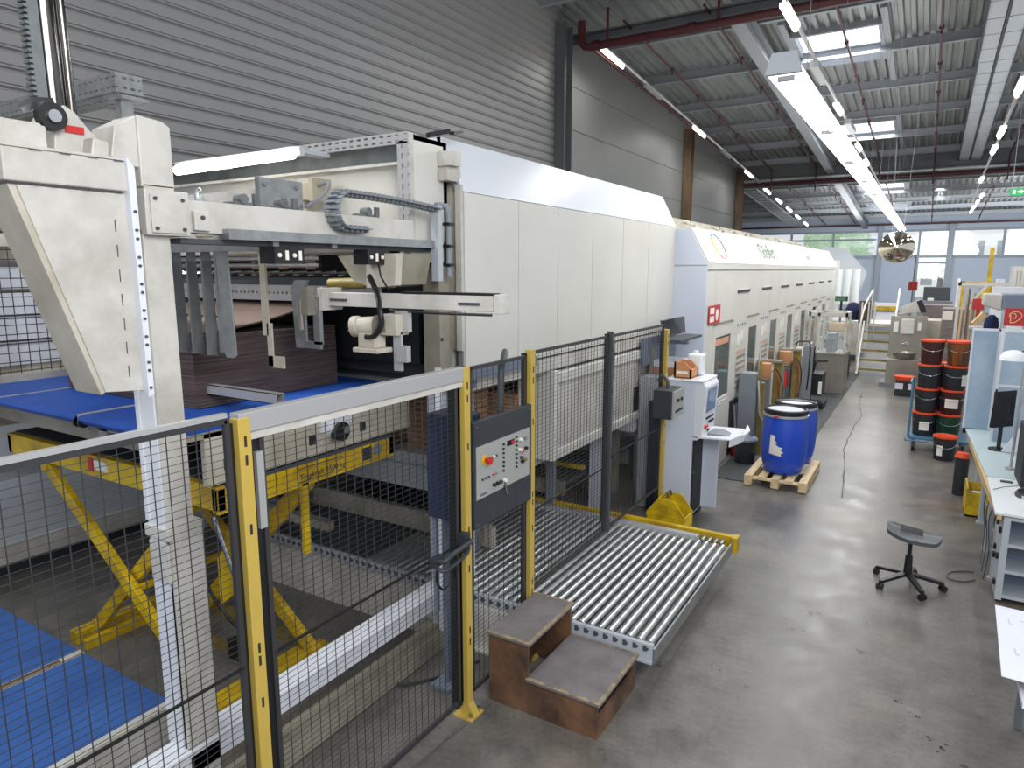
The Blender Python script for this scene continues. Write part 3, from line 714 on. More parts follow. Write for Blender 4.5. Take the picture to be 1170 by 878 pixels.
b = MB(); b.prism([(-3.12,3.3,3.0),(-2.86,3.3,3.0),(-2.88,3.3,2.8),(-3.12,3.3,2.78)], (0,.06,0)); part('hopper_shield', b, 'beige', t)
b = MB(); b.cyl((-3.55,3.4,2.8),(-2.98,3.4,2.82),.04,n=10); part('roller_shaft', b, 'olive', t, 50)
b = MB(); b.box(-5.5,-3.2,3.92,3.98,2.2,2.6)
for k in range(10): b.cyl((-3.9+.1*k,3.9,2.4),(-3.9+.1*k,3.93,2.4),.02,n=8)
part('black_grille', b, 'black', t)
b = MB(); b.prism([(-3.85,3.93,2.38),(-3.45,3.93,2.38),(-3.55,3.93,2.33),(-3.85,3.93,2.26)],(0,.01,0)); part('blue_plate', b, 'blue', t)
# galvanised jogger blades (hang down in front of the stack)
for k, (x, w_, lab) in enumerate(((-3.9,.1,'first galvanised side blade, partly behind the white column'),(-3.755,.1,'second galvanised side blade hanging over the board stack'),(-3.615,.1,'third galvanised side blade hanging over the board stack'))):
    b = MB(); z0 = 2.395; b.prism([(x-.05,2.5,3.03),(x+.03,2.5,3.03),(x+.05,2.5,z0+.02),(x+.04,2.5,z0),(x-.03,2.5,z0),(x-.05,2.5,z0+.03)],(0,.008,0)); b.box(x+.03,x+.045,2.44,2.5,z0+.01,2.95)
    for z in (2.5,2.62,2.85): b.box(x-.06,x+.05,2.51,2.516,z,z+.012)
    solo('guide_blade', b, 'galv_d', lab, 'guide plate', 'galvanised guide blades')
b = MB(); b.prism([(-3.5,2.48,3.07),(-3.4,2.48,3.07),(-3.375,2.48,2.41),(-3.4,2.48,2.395),(-3.46,2.48,2.395),(-3.485,2.48,2.43)],(0,.01,0)); b.box(-3.52,-3.5,2.48,2.53,2.42,3.07)
solo('guide_blade', b, 'galv', 'widest pale galvanised blade hanging right of the other three', 'guide plate')
b = MB(); b.box(-3.66,-3.605,2.9,2.915,2.48,3.06); b.box(-3.62,-3.575,2.9,2.912,2.28,2.56); b.box(-3.62,-3.475,2.9,2.912,2.275,2.35)
solo('sensor_arm', b, 'beige', 'long beige L-shaped arm hanging in front of the board stack', 'arm')
solo('hanger_bar', MB().box(-4.4,-2.98,2.46,2.5,3.0,3.06), 'galv', 'galvanised cross bar holding the four hanging blades under the top beam', 'bar')
solo('hanger_bar', MB().box(-3.7,-2.98,2.88,2.92,3.02,3.07), 'galv', 'short galvanised bar holding the beige L-shaped arm', 'bar')
t = thing('clamp_arm', (-3.55,3.2,2.38), 'grey steel clamp plate hanging from the left end of the cross arm', 'arm')
b = MB(); b.prism([(-3.72,3.2,2.78),(-3.68,3.2,2.83),(-3.56,3.2,2.83),(-3.6,3.2,2.76),(-3.6,3.2,2.42),(-3.46,3.2,2.42),(-3.46,3.2,2.37),(-3.7,3.2,2.37)],(0,.02,0)); b.box(-3.52,-3.46,3.2,3.23,2.4,2.72); part('plate', b, 'galv', t)
b = MB(); b.box(-3.56,-3.5,3.14,3.2,2.6,2.78); b.cyl((-3.58,3.15,2.5),(-3.58,3.15,2.7),.02,n=8); part('adjuster', b, 'stainless', t)

# cross arm with geared motor
t = thing('cross_arm', (-2.8,3.28,2.7), 'beige-grey steel cross arm reaching out over the fence', 'arm')
b = MB(); b.box(-3.46,-2.1,3.25,3.33,2.66,2.75); b.box(-2.1,-2.05,3.24,3.34,2.65,2.76); b.box(-3.47,-3.42,3.2,3.38,2.63,2.78); part('beam', b, 'beige_l', t, bevel=.004)
b = MB(); b.box(-2.8,-2.12,3.26,3.34,2.752,2.765); part('top_strip', b, 'black', t)
b = MB(); b.box(-2.35,-2.2,3.243,3.25,2.695,2.71); b.box(-3.4,-3.25,3.243,3.25,2.695,2.71); part('slot', b, 'darkgrey', t)
b = MB(); b.tube([(-3.0,3.2,2.86),(-2.9,3.16,2.75),(-2.83,3.1,2.66),(-2.82,3.1,2.58),(-2.88,3.1,2.5),(-2.95,3.1,2.49)], .018, 8); b.tube([(-2.85,3.22,2.65),(-2.5,3.2,2.645),(-2.1,3.22,2.645)], .009, 6)
b.tube([(-2.9,3.18,2.93),(-2.86,3.15,2.86),(-2.84,3.2,2.77)],.006,5)
part('cable', b, 'black', t, 50)
b = MB(); b.box(-2.8,-2.7,3.2,3.24,2.52,2.65); b.box(-2.8,-2.74,3.18,3.2,2.28,2.52); b.box(-2.76,-2.68,3.16,3.2,2.34,2.44); part('bracket', b, 'alu', t)
t = thing('geared_motor', (-2.98,3.15,2.4), 'beige geared electric motor hanging under the cross arm', 'motor')
b = MB(); b.cyl((-3.08,3.13,2.545),(-2.85,3.2,2.56),.058,n=24); b.cyl((-3.085,3.128,2.545),(-3.04,3.142,2.548),.066,n=24); part('motor_body', b, 'beige', t, 40, bevel=.004)
b = MB()
for k in range(7): x = -2.93+k*.014; b.cyl((x,3.17+k*.003,2.556),(x+.006,3.172+k*.003,2.556),.064,n=20)
part('cooling_fins', b, 'beige_d', t)
b = MB(); b.cyl((-3.092,3.126,2.545),(-3.085,3.128,2.545),.035,n=20)
for k in range(8): a = k*PI/4; b.bar((-3.094,3.126+.0*a,2.545),(-3.094,3.126+.045*math.cos(a),2.545+.045*math.sin(a)),.004)
part('fan_grille', b, 'darkgrey', t)
b = MB(); b.box(-2.87,-2.74,3.14,3.26,2.5,2.63); b.box(-3.02,-2.88,3.1,3.2,2.42,2.51); b.box(-3.05,-2.84,3.08,3.22,2.39,2.42); part('gearbox', b, 'beige', t, bevel=.006)

# ============================================================ PORTAL FRAME in front of the lift
t = thing('portal_frame', (-3.08,2.9,0), 'white steel portal frame with base rail, column and top beam beside the lift', 'frame')
b = MB(); b.box(-3.15,-3.0,1.77,1.9,.0,3.08); part('column', b, 'beige_l', t, bevel=.005)
b = MB(); b.box(-3.16,-3.13,1.755,1.77,1.7,2.45); b.box(-3.15,-3.02,1.762,1.77,.5,2.45); part('column_face_plate', b, 'white', t)
b = MB(); b.box(-3.17,-2.98,1.75,1.94,1.62,1.68); b.box(-3.15,-3.0,1.755,1.77,1.4,1.6); part('flange', b, 'beige_l', t, bevel=.004)
b = MB(); b.box(-3.15,-2.98,1.77,1.93,0,1.62); part('column_lower', b, 'beige_l', t)
b = MB(); b.box(-3.12,-2.98,-.3,3.98,.36,.5); b.box(-3.13,-2.97,-.3,3.98,.47,.505); part('base_rail', b, 'white', t, bevel=.006)
b = MB(); b.box(-3.1,-2.96,.2,3.9,.02,.16); b.box(-3.2,-3.14,-.5,4,0.0,.1); part('floor_track', b, 'beige_d', t)
b = MB(); b.box(-3.12,-3.0,3.9,4.0,0,2.9); part('column', b, 'lightgrey', t)
part('column_sleeve', MB().box(-3.13,-2.985,3.89,4.01,2.0,2.92), 'beige_d', t)
b = MB(); b.box(-3.02,-2.98,4.03,4.1,.2,2.02); b.box(-3.12,-2.94,3.86,4.12,.0,.02); b.box(-3.0,-2.96,3.84,3.87,.1,2.2); part('side_post', b, 'white', t)
b = MB(); b.box(-3.1,-2.98,1.98,3.62,3.07,3.22); part('top_beam', b, 'beige_l', t, bevel=.005)
b = MB(); b.box(-3.14,-2.96,1.77,1.98,3.05,3.25); b.box(-2.96,-2.95,1.79,1.96,3.06,3.23); b.box(-2.98,-2.955,2.0,2.08,3.08,3.17); part('beam_sleeve', b, 'beige_l', t, bevel=.005)
b = MB()
for (y, z) in ((1.81,3.08),(1.94,3.08),(1.81,3.21),(1.94,3.21)): b.cyl((-2.95,y,z),(-2.94,y,z),.008,n=8)
b.cyl((-2.955,2.04,3.14),(-2.945,2.04,3.14),.01,n=8)
part('bolt', b, 'darkgrey', t)
b = MB(); b.box(-3.0,-2.93,2.16,3.86,3.045,3.095); part('guide_rail', b, 'galv', t)
b = MB(); b.box(-3.1,-3.0,1.95,3.86,3.02,3.045); part('rail_underside', b, 'darkgrey', t)
b = MB()
for y in (2.45,3.15):
    b.box(-3.08,-2.96,y,y+.2,2.93,3.02)
part('carriage', b, 'black', t)
b = MB()
for y in (2.45,3.15):
    for q in (.05,.15): b.cyl((-2.96,y+q-.02,2.975),(-2.953,y+q-.02,2.975),.012,n=10)
    b.box(-2.96,-2.955,y+.07,y+.09,2.95,3.0); b.box(-2.96,-2.955,y+.16,y+.18,2.95,3.0)
part('carriage_fitting', b, 'signwhite', t)
b = MB()
for y in (2.3,2.55,3.2):
    b.cyl((-3.04,y,3.25),(-2.98,y,3.25),.025,n=12); b.box(-3.08,-2.99,y-.05,y+.05,3.22,3.235)
    b.box(-3.0,-2.98,y+.06,y+.09,3.22,3.28)
part('bearing', b, 'galv_d', t)

t = thing('cable_drag_chain', (-2.9,3.3,3.1), 'curved grey cable drag chain lying on the top beam', 'cable chain')
pts = []
for k in range(11): a = -PI/2-k*PI/10; pts.append((-2.93, 2.93+.09*math.cos(a)*1.0+.0, 3.235+.1*math.sin(a)))
pts = [(-2.93,3.1,3.135)]+pts+[(-2.93,3.0+.08*k,3.335-.0003*k*k) for k in range(1,11)]
for i in range(len(pts)-1):
    p, q = Vector(pts[i]), Vector(pts[i+1]); n = max(1, int((q-p).length/.034))
    for k in range(n):
        a = p.lerp(q, k/n); c = p.lerp(q, (k+.82)/n)
        b = MB(); b.bar(a+Vector((.035,0,0)), c+Vector((.035,0,0)), .008, .062, up=(1,0,.01)); b.bar(a-Vector((.035,0,0)), c-Vector((.035,0,0)), .008, .062, up=(1,0,.01)); 
        b.bar(a, a.lerp(c,.5), .07, .04, up=(0,0,1)) 
        part('chain_link', b, 'grey', t)
t = thing('chain_support', (-2.93,3.85,2.78), 'white upright post with grey conduit at the end of the drag chain', 'post')
b = MB(); b.box(-2.96,-2.9,3.78,3.83,2.82,3.33); part('post', b, 'lightgrey', t)
b = MB(); b.tube([(-2.93,3.8,3.33),(-2.92,3.87,3.33),(-2.9,3.9,3.28),(-2.9,3.9,2.85)], .022, 8); part('conduit', b, 'grey', t, 50)
b = MB()
for z in (3.2,3.05,2.92): b.box(-2.93,-2.87,3.87,3.93,z,z+.02)
part('clip', b, 'black', t)

# big beige lift housing, upper left
t = thing('lift_housing', (-2.95,1.45,2.4), 'large beige tapered lift gearbox housing hanging at the upper left', 'machine')
b = MB(); b.prism([(-2.86,1.235,3.205),(-2.86,1.63,3.205),(-2.86,1.63,2.385),(-2.86,1.475,2.4)], (-.03,0,0)); part('tapered_plate', b, 'beige_l', t, bevel=.003)
b = MB(); b.prism([(-2.87,1.21,3.205),(-2.87,1.24,3.205),(-2.87,1.48,2.4),(-2.87,1.46,2.39)], (-.2,0,0)); part('tapered_side', b, 'beige', t)
b = MB(); b.box(-3.1,-2.84,1.19,1.64,3.215,3.335); part('head_beam', b, 'beige_l', t, bevel=.006)
b = MB(); b.box(-3.12,-2.835,1.19,1.64,3.335,3.345); part('top_plate', b, 'beige_l', t)
b = MB(); b.prism([(-2.82,1.625,3.35),(-2.82,1.655,3.31),(-2.82,1.655,2.37),(-2.82,1.63,2.36)], (-.06,0,0)); part('edge_strip', b, 'white', t)
b = MB()
for k in range(14): z = 2.4+k*.055+.02*(k%2); b.cyl((-2.82,1.64,z),(-2.812,1.64,z),.006,n=8)
for k in range(7): b.box(-2.86,-2.857,1.575+.0*k,1.578,2.45+k*.1,2.5+k*.1)
for k in range(6): b.box(-2.835,-2.832,1.28+k*.06,1.3+k*.06,3.21,3.214); 
for k in range(4): b.box(-2.834,-2.832,1.28+k*.1,1.32+k*.1,3.33,3.334)
part('rivet', b, 'darkgrey', t)
b = MB(); b.prism([(-2.97,1.43,3.34),(-2.97,1.63,3.34),(-2.97,1.62,3.42),(-2.97,1.57,3.46),(-2.97,1.52,3.52),(-2.97,1.48,3.54),(-2.97,1.44,3.48)], (-.2,0,0)); part('gear_case', b, 'beige_l', t, bevel=.006)
b = MB(); b.box(-3.12,-2.88,1.17,1.365,3.345,3.43); b.box(-3.1,-2.9,1.17,1.36,3.43,3.44); part('left_cover', b, 'beige_l', t, bevel=.012)
b = MB(); b.prism([(-2.9,1.53,3.345),(-2.9,1.6,3.345),(-2.9,1.605,3.41),(-2.9,1.545,3.42)], (-.12,0,0)); part('right_cover', b, 'beige_l', t, bevel=.005)
b = MB(); b.cyl((-2.97,1.42,3.48),(-2.93,1.42,3.48),.052,n=24); part('pulley', b, 'black', t, 50)
b = MB(); b.cyl((-2.93,1.42,3.48),(-2.915,1.42,3.48),.024,n=16); b.tube([(-3.0,1.34,3.5),(-2.98,1.38,3.53),(-2.96,1.44,3.535)], .02, 6); part('shaft', b, 'steel', t, 50)
b = MB(); b.box(-2.968,-2.962,1.475,1.545,3.435,3.462); part('red_plate', b, 'red', t)
t = thing('drive_cover', (-3.1,1.88,3.25), 'tall chamfered beige cover box on top of the white column', 'machine')
b = MB(); b.prism([(-2.99,1.78,3.26),(-2.99,1.935,3.26),(-2.99,1.935,3.53),(-2.99,1.9,3.55),(-2.99,1.785,3.56)],(-.2,0,0)); b.prism([(-3.0,1.66,3.34),(-3.0,1.785,3.34),(-3.0,1.785,3.555),(-3.0,1.69,3.5)],(-.18,0,0)); part('cover', b, 'beige_l', t, bevel=.005)
b = MB(); b.box(-3.17,-2.99,1.79,1.93,3.24,3.27); part('base', b, 'beige', t)
t = thing('lift_mast', (-3.1,1.5,3.5), 'chrome lifting column with toothed rack rising out of the top left', 'mast')
b = MB(); b.cyl((-3.07,1.49,3.4),(-3.12,1.5,5.6),.058,n=24); part('column', b, 'chrome', t, 50)
b = MB(); b.cyl((-3.02,1.535,3.5),(-3.07,1.545,5.6),.018,n=12); part('side_rod', b, 'chrome', t, 50)
b = MB(); b.bar((-3.02,1.425,3.5),(-3.07,1.43,5.6),.035,.04)
for k in range(105): z = 3.52+k*.02; b.box(-3.05-.02*k/105,-3.0-.04*k/105,1.392+.006*k/105,1.408,z,z+.011)
part('toothed_rack', b, 'galv_d', t)
t = thing('perforated_cable_tray', (-4.5,2.6,3.8), 'galvanised perforated cable tray above the beige housing', 'cable tray')
b = MB(); b.perf((-6.6,2.6,4.02),(2.06,0,0),(0,0,.12),30,2,.5,.2,(0,-.012,0)); b.perf((-4.54,2.6,4.02),(0,.16,0),(0,0,.12),3,2,.5,.25,(.012,0,0)); part('tray', b, 'galv', t)
b = MB(); b.perf((-6.6,2.6,4.0),(2.06,0,0),(0,.16,0),30,2,.5,.25,(0,0,.012)); b.box(-6.6,-4.54,2.75,2.762,4.02,4.14); part('tray_bottom', b, 'galv', t)
b = MB(); b.box(-4.62,-4.55,2.62,2.7,3.3,4.0); b.box(-4.64,-4.5,2.6,2.78,3.98,4.0); b.box(-4.62,-4.55,2.66,2.93,3.3,3.36); part('support_post', b, 'galv', t)
t = thing('beam_duct', (-4.1,2.95,3.25), 'beige box beam with bolted square end plate under the tube lamp', 'machine')
b = MB(); b.box(-6.4,-3.6,2.92,3.12,3.26,3.4); part('beam', b, 'beige_l', t)
b = MB(); b.box(-3.6,-3.56,2.86,3.2,3.24,3.46); part('end_plate', b, 'galv', t)
b = MB()
for (y,z) in ((2.9,3.28),(3.15,3.28),(2.9,3.42),(3.15,3.42)): b.cyl((-3.56,y,z),(-3.545,y,z),.014,n=8)
b.tube([(-4.2,2.9,3.43),(-4.22,2.88,3.4),(-4.2,2.87,3.3),(-4.24,2.87,3.22)], .014, 6)
part('fitting', b, 'grey', t)

# ============================================================ SCISSOR LIFT with blue belts
t = thing('scissor_lift', (-4.9,3.3,0), 'large yellow scissor lift table raised high under the board stack', 'lift table')
b = MB(); XR = -3.62
b.box(-6.35,XR,2.46,2.52,1.42,1.58); b.box(XR-.06,XR,2.46,4.08,1.4,1.57); b.box(-6.35,XR,4.02,4.08,1.42,1.57); b.box(-6.35,-6.29,2.46,4.08,1.42,1.57); part('upper_frame', b, 'yellow', t, bevel=.006)
b = MB(); b.box(-6.35,XR,2.52,4.05,1.56,1.585); part('deck_plate', b, 'darkgrey', t)
text_mesh('lettering', 'Tragkraft 2500 kg', .06, 'charcoal', t, (XR+.002,3.1,1.45), (0,1,0), (0,0,1))
b = MB(); b.box(XR,XR+.004,3.08,3.5,1.435,1.44); b.box(XR,XR+.004,3.08,3.5,1.53,1.535); b.box(XR,XR+.003,3.72,3.82,1.44,1.54); b.box(XR,XR+.003,2.56,2.66,1.45,1.5); part('sticker', b, 'charcoal', t)
b = MB(); b.cyl((XR,3.88,1.5),(XR+.008,3.88,1.5),.045,n=20); part('round_sticker', b, 'bluegrey', t)
b = MB(); b.box(-5.1,-5.04,2.452,2.46,1.46,1.56); part('red_sticker', b, 'red', t)
b = MB(); b.box(-5.02,-4.85,2.452,2.46,1.48,1.55); part('white_sticker', b, 'signwhite', t)
def arm(p, q, w, th=.05, name='scissor_arm'):
    b = MB(); p = Vector(p); q = Vector(q); b.bar(p, q, th, w, up=(0,0,1)); b.cyl((p.x,p.y-.04,p.z),(p.x,p.y+.04,p.z),w*.5,n=16); b.cyl((q.x,q.y-.04,q.z),(q.x,q.y+.04,q.z),w*.5,n=16)
    return part(name, b, 'yellow', t, bevel=.004)
arm((-5.8,2.5,1.38),(-4.12,2.5,.14),.1); arm((-5.45,2.58,.1),(-4.05,2.58,1.38),.1)
arm((-5.3,3.15,1.38),(-3.62,3.15,.14),.1); arm((-5.0,3.23,.12),(-3.72,3.23,1.38),.12)
b = MB(); y = 2.66; b.prism([(-4.78,y,.86),(-4.72,y,1.02),(-4.56,y,1.14),(-4.36,y,1.1),(-4.3,y,.84),(-4.5,y,.66),(-4.62,y,.6)], (0,.03,0)); part('pivot_plate', b, 'yellow', t)
b = MB(); y = 2.75; b.prism([(-4.1,y,.55),(-4.1,y,.9),(-3.92,y,1.1),(-3.72,y,1.2),(-3.72,y,1.0),(-3.85,y,.75)], (0,.04,0)); part('cylinder_plate', b, 'yellow', t)
b = MB(); b.box(-3.85,-3.78,2.3,3.3,.0,.1); b.box(-3.72,-3.62,2.3,3.3,.0,.14); b.box(-5.55,-5.45,2.4,3.35,.0,.1); b.box(-5.35,-5.3,2.4,3.35,.0,.08); part('base_frame', b, 'yellow', t, bevel=.006)
b = MB(); b.box(-5.5,-3.7,3.28,3.34,.0,.07); b.box(-5.4,-3.8,2.95,2.99,.0,.05); part('cross_member', b, 'olive', t)
b = MB(); b.cyl((-3.9,2.75,.75),(-3.72,2.85,.2),.03,n=14); part('hydraulic_cylinder', b, 'darkgrey', t, 50)
b = MB(); b.cyl((-4.0,2.68,1.25),(-3.86,2.75,.7),.018,n=10); part('piston_rod', b, 'steel', t, 50)
b = MB(); b.cyl((-4.75,2.48,.6),(-4.75,3.25,.6),.03,n=12); part('cross_tube', b, 'yellow', t, 50)
b = MB(); b.tube([(-4.6,2.9,.9),(-4.3,2.8,.6),(-4.1,2.85,.35),(-3.9,2.9,.2)], .014, 6); b.box(-4.05,-3.85,2.75,2.95,.16,.3); part('hydraulic_hose', b, 'black', t)
b = MB(); b.box(XR-.03,XR+.0,3.12,3.17,.9,1.42); part('stop_post', b, 'yellow', t)

t = thing('lift_belt_conveyor', (-5,3.3,1.6), 'raised blue belt conveyor bed on the yellow lift table', 'conveyor')
for k, (x0, x1) in enumerate(((-6.7,-5.6),(-5.57,-4.5),(-4.46,-3.64))):
    b = MB(); pr = [(2.16,1.93),(2.12,1.955),(2.11,1.975),(2.12,1.995),(2.15,2.0),(4.3,2.0),(4.3,1.93)]
    b.prism([(x0,y,z) for y,z in pr], (x1-x0,0,0)); part('belt', b, 'blue', t, 30)
b = MB(); b.box(-4.5,-4.46,2.13,4.3,1.97,2.004); b.box(-5.6,-5.57,2.13,4.3,1.97,2.004); part('gap_strip', b, 'alu', t)
b = MB()
for x in (-4.51,-4.45): b.cyl((x-.01,2.14,1.955),(x+.01,2.14,1.955),.035,n=14)
part('end_roller', b, 'black', t)
b = MB(); b.box(-6.7,-3.66,2.25,2.3,1.8,1.93); b.box(-6.7,-3.62,2.2,4.3,1.9,1.935); part('under_frame', b, 'beige_d', t)
b = MB(); b.box(-3.66,-3.62,2.4,4.28,1.6,1.93); b.box(-6.6,-6.56,2.4,4.28,1.6,1.93); part('side_plate', b, 'beige', t)
b = MB()
for (y) in (2.52,3.2,3.7): b.box(-3.62,-3.615,y,y+.06,1.68,1.75)
part('cutout', b, 'dark', t)
b = MB(); b.cyl((-3.62,3.45,1.76),(-3.57,3.45,1.76),.085,n=24); b.prism([(-3.62,3.3,1.9),(-3.62,3.62,1.9),(-3.62,3.6,1.78),(-3.62,3.3,1.75)],(.02,0,0)); part('bearing_plate', b, 'white', t, 50)
b = MB(); b.cyl((-3.57,3.45,1.74),(-3.54,3.45,1.74),.07,n=24); b.cyl((-3.56,3.38,1.73),(-3.53,3.38,1.73),.035,n=16); part('wheel', b, 'black', t, 50)
b = MB(); b.cyl((-3.535,3.48,1.75),(-3.53,3.48,1.75),.03,n=16); part('hub', b, 'steel', t, 50)
b = MB(); b.box(-4.4,-4.3,2.2,2.26,1.86,1.93); b.box(-4.62,-4.56,2.22,2.28,1.88,1.94); part('bracket', b, 'galv', t)

# stack of boards on the lift
b = MB(); nz = 40; zt = 2.47
for k in range(nz):
    z = 2.005+k*(zt-2.005)/nz; dx = random.uniform(-.002,.002); tip = .0
    b.box(-5.6+dx,-4.0+dx,2.62+dx,3.86+dx,z,z+(zt-2.005)/nz*.8)
    b.box(-5.59,-4.01,2.63,3.85,z,z+(zt-2.005)/nz)
solo('board_stack', b, 'cardboard', 'large dark brown stack of corrugated board sheets on the blue belt', 'board stack')
b = MB(); n = 14
top = []
for k in range(n+1):
    u = k/n; y = 2.7+u*1.25; z = 2.478+.07*u+.16*u*u; top.append((y,z))
vs = []; 
for y, z in top: vs += [(-5.5,y,z),(-4.03,y,z),(-5.5,y,z+.012),(-4.03,y,z+.012)]
fs = []
for k in range(n): a = 4*k; fs += [(a,a+1,a+5,a+4),(a+2,a+6,a+7,a+3),(a+1,a+3,a+7,a+5),(a,a+4,a+6,a+2)]
fs += [(0,2,3,1),(4*n,4*n+1,4*n+3,4*n+2)]; b.add(vs, fs)
vs2 = []
solo('board_sheet', b, 'cardtop', 'single brown board sheet lifting off the top of the dark stack', 'board sheet')
# open-ended white tube across the bed
b = MB()
x0, x1 = -4.35, -3.32
for (y0,y1,z0,z1) in ((2.7,2.76,2.15,2.155),(2.7,2.76,2.09,2.095),(2.7,2.705,2.09,2.155),(2.755,2.76,2.09,2.155)): b.box(x0,x1,y0,y1,z0,z1)
solo('square_tube', b, 'alu', 'open-ended pale square tube lying in front of the board stack', 'tube')

# low blue infeed conveyor, bottom left
t = thing('infeed_belt_conveyor', (-5,1.2,0), 'low blue belt conveyor behind the fence at the bottom left', 'conveyor')
for k, (x0, x1) in enumerate(((-6.6,-4.6),(-4.54,-3.62))):
    part('belt', MB().box(x0,x1,-.6,2.04,.37,.41), 'blue_f', t, bevel=.01)
b = MB(); b.box(-4.6,-4.54,-.6,2.04,.36,.415); part('gap_strip', b, 'beige', t)
b = MB(); b.box(-4.585,-4.555,.9,1.9,.415,.42); part('slot', b, 'rust', t)
b = MB(); b.box(-3.62,-3.56,-.6,2.04,.12,.4); b.box(-6.66,-6.6,-.6,2.04,.12,.4); b.box(-6.6,-3.62,2.0,2.04,.15,.37); part('side_frame', b, 'beige_l', t)
for x in (-6.4,-3.62):
    for y in (-.3,1.8): part('foot', MB().box(x-.05,x+.05,y-.05,y+.05,0,.2), 'beige_d', t)

# rear line of grey machine side walls behind the lift
t = thing('conveyor_side_housing', (-7.6,2.6,0), 'long grey-green machine housing on the far side behind the lift', 'machine')
part('body', MB().box(-8.2,-7.35,-2,5.2,.1,1.55), 'lightgrey', t)
b = MB(); b.box(-8.2,-7.3,-2,5.2,0,.1); part('plinth', b, 'dark', t)
b = MB(); b.box(-7.35,-7.3,-2,5.2,.12,.3); b.box(-7.35,-7.32,-2,5.2,1.0,1.04); part('rail', b, 'beige_l', t)
t = thing('rear_cabinet', (-6.2,4.9,0), 'dark grey-green cabinet behind the yellow lift frame', 'cabinet')
part('body', MB().box(-6.9,-5.6,4.6,5.2,.4,1.35), 'galv_d', t)
b = MB(); b.box(-7.3,-4.9,4.5,4.6,.28,.42); b.box(-6.9,-6.8,4.5,4.6,0,.3); b.box(-5.5,-5.4,4.5,4.6,0,.3); part('stand', b, 'beige', t)
b = MB(); b.box(-6.25,-6.24,4.59,4.6,.45,1.3); b.box(-5.75,-5.65,4.58,4.6,.5,1.2); part('door_gap', b, 'dark', t)

# mesh guard door beyond the bed, far left
t = thing('guard_door', (-6.3,2.2,2), 'beige framed guard door with square wire mesh at the far left', 'guard')
b = MB(); xg = -6.3
b.box(xg-.03,xg+.03,2.93,3.1,1.95,3.6); b.box(xg-.03,xg+.03,.5,3.0,1.95,2.06); b.box(xg-.03,xg+.03,.5,3.0,3.08,3.18); part('frame', b, 'beige', t)
b = MB()
for k in range(34): y = .5+k*.075; b.cyl((xg,y,2.05),(xg,y,3.1),.004,n=5)
for k in range(14): z = 2.08+k*.075; b.cyl((xg,.5,z),(xg,2.95,z),.004,n=5)
part('wire_mesh', b, 'wire', t)
t = thing('white_panel_rack', (-7.4,2,1.6), 'row of white panels and rails seen through the guard door mesh', 'machine')
b = MB()
for k in range(4): z = 2.0+k*.24; b.box(-7.42,-7.38,.0,4.2,z,z+.2)
part('panel', b, 'white', t)
b = MB(); b.box(-7.9,-7.4,-.5,4.3,1.55,2.0); part('base', b, 'beige', t)
b = MB(); b.box(-7.4,-7.36,2.4,2.44,2.0,3.0); b.box(-7.4,-7.37,-.5,4.3,2.2,2.22); b.box(-7.4,-7.37,-.5,4.3,2.45,2.47); part('rail', b, 'lightgrey', t)
b = MB(); b.box(-7.8,-7.45,-.5,4.3,2.98,3.5); b.box(-7.45,-7.35,-.5,4.3,3.25,3.33); part('upper_housing', b, 'beige_d', t)

# ============================================================ SAFETY FENCE
XF = -2.38
def mesh_panel(y0, y1, z0, z1, label, bars=(), group='black wire mesh fence panels', name='mesh_fence_panel'):
    t = thing(name, (XF,(y0+y1)/2,z0), label, 'fence', group)
    b = MB(); x = XF-.005
    n = int((y1-y0)/.06)
    for k in range(n+1): y = y0+.012+(y1-y0-.024)*k/n; b.add([(x-.0016,y-.0016,z0),(x+.0016,y-.0016,z0),(x+.0016,y+.0016,z0),(x-.0016,y+.0016,z0),(x-.0016,y-.0016,z1),(x+.0016,y-.0016,z1),(x+.0016,y+.0016,z1),(x-.0016,y+.0016,z1)],[(0,1,5,4),(1,2,6,5),(2,3,7,6),(3,0,4,7)])
    n = int((z1-z0)/.03)
    for k in range(n+1): z = z0+(z1-z0)*k/n; b.add([(x+.0015,y0,z-.0009),(x+.004,y0,z-.0009),(x+.004,y0,z+.0009),(x+.0015,y0,z+.0009),(x+.0015,y1,z-.0009),(x+.004,y1,z-.0009),(x+.004,y1,z+.0009),(x+.0015,y1,z+.0009)],[(0,1,5,4),(1,2,6,5),(2,3,7,6),(3,0,4,7)])
    part('wire_mesh', b, 'wire', t)
    b = MB(); b.box(XF-.012,XF+.008,y0-.012,y0+.012,z0-.01,z1+.01); b.box(XF-.012,XF+.008,y1-.012,y1+.012,z0-.01,z1+.01); b.box(XF-.012,XF+.008,y0,y1,z1-.005,z1+.018); b.box(XF-.012,XF+.008,y0,y1,z0-.01,z0+.012)
    part('frame', b, 'wire', t)
    for z in bars:
        b = MB(); b.box(XF-.002,XF+.01,y0,y1,z-.005,z+.005); part('stiffener_bar', b, 'black', t)
    return t
a = mesh_panel(-.4,1.68,.12,2.29,'black wire mesh fence panel nearest the camera, left of the first yellow post',(1.21,),None)
b = MB(); b.box(XF-.015,XF+.012,-.4,1.68,2.31,2.33); part('top_cap', b, 'alu', a)
g = mesh_panel(1.84,3.24,.12,2.2,'wide wire mesh gate panel under a thick aluminium rail, between the first two yellow posts',(1.2,),None,'mesh_gate')
b = MB(); b.box(XF-.03,XF+.03,1.72,3.34,2.235,2.32); part('top_rail', b, 'alu', g, bevel=.004)
b = MB(); b.box(XF-.02,XF+.02,1.75,3.3,2.2,2.234); part('rail_underside', b, 'beige_l', g)
b = MB(); b.box(XF-.04,XF+.0,1.79,1.85,.08,2.2); b.box(XF-.04,XF+.0,3.22,3.28,.08,2.2); part('side_channel', b, 'black', g)
b = MB(); b.box(XF+.0,XF+.02,1.8,1.835,1.8,2.14); part('hinge', b, 'alu', g)
t = g
